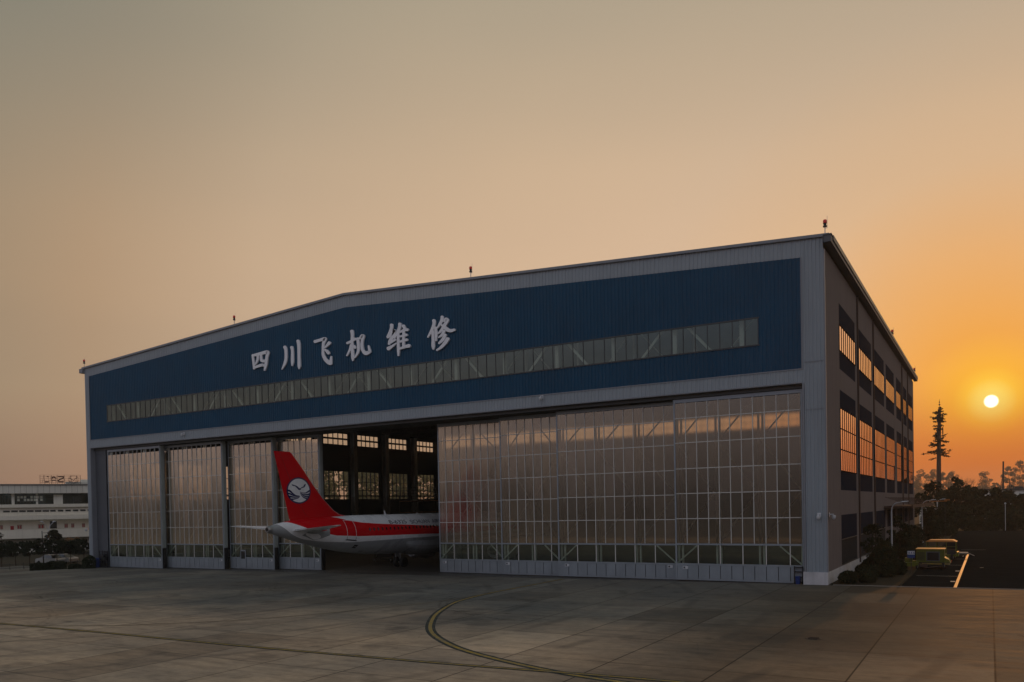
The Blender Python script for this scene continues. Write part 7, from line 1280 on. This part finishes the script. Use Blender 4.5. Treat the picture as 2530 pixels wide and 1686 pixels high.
for i, (tt, dd, rx_, hh) in enumerate(((0.35, 122, 2.1, 1.0), (5.0, 120, .8, 1.5), (3.4, 121, .8, .55))):
    x, y_ = tloc(tt, dd); rnd = random.Random(190 + i); t = thing('hedge', 'low dark hedge ' + hb_[i], 'hedge', (x, y_, gz(x)), rz2); q = MB()
    for _ in range(int(2600 * rx_)):
        p = Vector((rnd.uniform(-rx_, rx_), rnd.uniform(-.7, .7), rnd.uniform(0.0, hh))); p.z *= 1 + .16 * math.sin(p.x * 3.1 + i) * math.cos(p.x * 1.3); p.z -= .22 * hh * (abs(p.x) / rx_) ** 6
        a = Vector((rnd.gauss(0, 1), rnd.gauss(0, 1), rnd.gauss(0, 1))).normalized(); b2 = a.cross(Vector((rnd.gauss(0, 1), rnd.gauss(0, 1), rnd.gauss(0, 1)))).normalized(); k = .085 * rnd.uniform(.6, 1.5)
        q.quad(p - a * k, p - b2 * k * .6, p + a * k, p + b2 * k * .6)
    q.build('foliage', M['leaf'], t); q = MB()
    for k in range(int(rx_ * 3)): q.tube([(-rx_ + .3 + k * .62, 0, -.05), (-rx_ + .3 + k * .62, 0, hh * .6)], .03, 5)
    q.build('stem', M['bark'], t)
# low fence
x, y_ = tloc(-1.5, 127); t = thing('railing_fence', 'thin dark post and rail fence along the far edge of the apron', 'fence', (x, y_, -1.25), rz2)
for k in range(12): q = MB(); q.box(-9 + k * 1.6 - .04, -9 + k * 1.6 + .04, -.04, .04, 0, 1.1); q.build('post', M['vehdark'], t)
q = MB(); q.box(-9, 8.6, -.02, .02, .9, .96); q.box(-9, 8.6, -.02, .02, .4, .45); q.build('rail', M['vehdark'], t)
# parked cars
def car(x, y, z, rz, label):
    t = thing('parked_car', label, 'car', (x, y, z), rz, 'white cars parked by the clipped trees')
    q = MB(); prof = [(-2.2, .35), (-2.25, .75), (-2.1, .95), (-1.1, 1.02), (1.35, 1.02), (2.1, .9), (2.25, .6), (2.2, .3)]
    for s0, s1 in ((-.86, .86),):
        n = len(prof); b0 = len(q.v); q.v += [(a, s0, c) for a, c in prof] + [(a, s1, c) for a, c in prof]
        for i in range(n): j = (i + 1) % n; q.f.append((b0 + i, b0 + j, b0 + n + j, b0 + n + i)); q.m.append(0)
        q.f.append(tuple(range(b0, b0 + n))[::-1]); q.m.append(0); q.f.append(tuple(range(b0 + n, b0 + 2 * n))); q.m.append(0)
    q.build('body', M['carwhite'], t)
    q = MB(); q.hexa([(-1.5, -.78, 1.025), (1.2, -.78, 1.025), (1.2, .78, 1.025), (-1.5, .78, 1.025), (-1.0, -.62, 1.42), (.45, -.62, 1.42), (.45, .62, 1.42), (-1.0, .62, 1.42)]); g_ = q.build('cabin', M['carglass'], t)
    q = MB(); q.box(-1.0, .45, -.62, .62, 1.425, 1.47); q.build('roof', M['carwhite'], g_)
    for sx in (-1.35, 1.4):
        for sy in (-.8, .8):
            q = MB(); q.lathe([(.16, -.1), (.31, -.1), (.31, .1), (.16, .1)], (sx, sy, .31), 14, 0, 'y'); q.build('wheel', M['black'], t)
    for sy in (-.6, .6): q = MB(); q.box(2.16, 2.27, sy - .15, sy + .15, .62, .76); q.build('headlight', M['metal'], t)
car(*tloc(.7, 141), -1.27, rz2 + 2.2, 'white parked car on the left, half hidden by the low hedge'); car(*tloc(2.4, 142), -1.27, rz2 + 2.25, 'second white parked car nearer to the hangar, behind the hedge')

# trees behind the west wall windows, seen through the hangar
wl = ['first behind the tail fin', 'second behind the tail fin', 'third behind the tail fin', 'left in the second window bay', 'right in the second window bay', 'between the second and third bays', 'left in the third window bay', 'right in the third window bay', 'between the third and fourth bays', 'left in the fourth window bay', 'at the ladder', 'last before the right door']
for i in range(12):
    tree('pale_tree', 'hazy olive tree seen through the lower hangar windows, ' + wl[i], 'tree', -46 - (i % 3) * 9, 92 + i * 6.4, 21 + (i * 7) % 4, 3, 4.6, M['leafw'], 'round', 44, 54, .42, 200 + i, 'trees beyond the far hangar windows', .22)

# tree line and low hills on the open side of the apron (they show in the door reflections)
rnd = random.Random(77); q = MB()
for i in range(170):
    a = R(200) + R(190) * i / 169 - R(20); d_ = 330 + rnd.uniform(-30, 30); x, y_ = 60 + d_ * math.cos(a), 20 + d_ * math.sin(a); h = rnd.uniform(17, 26) * (1 + .22 * math.sin(i * .37))
    q2 = q; blob(q2, x, y_, h * .5 - 2, rnd.uniform(5, 9), rnd.uniform(5, 9), h * .55, 260, 2.2, 0, .3, rnd)
o = q.build('far_wood', M['leaf']); tag(o, 'far dark wood across the airfield, behind the viewer', 'wood', None, 'stuff')

# ------------------------------------------------------------------ haze
q = MB(); q.box(-900, 900, -900, 900, -9.5, 33.0)
hm = bpy.data.materials.new('haze'); hm.use_nodes = True; t = NT(hm.node_tree); t.n.clear()
v = t.new('ShaderNodeVolumePrincipled'); v.inputs['Color'].default_value = (0.97, 0.95, 0.93, 1); v.inputs['Density'].default_value = 0.00028; v.inputs['Anisotropy'].default_value = 0.5
o = t.new('ShaderNodeOutputMaterial'); t.link(v.outputs[0], o.inputs['Volume'])
o = q.build('haze', hm); o['kind'] = 'stuff'; o['label'] = 'thin evening haze over the airfield'; o['category'] = 'haze'
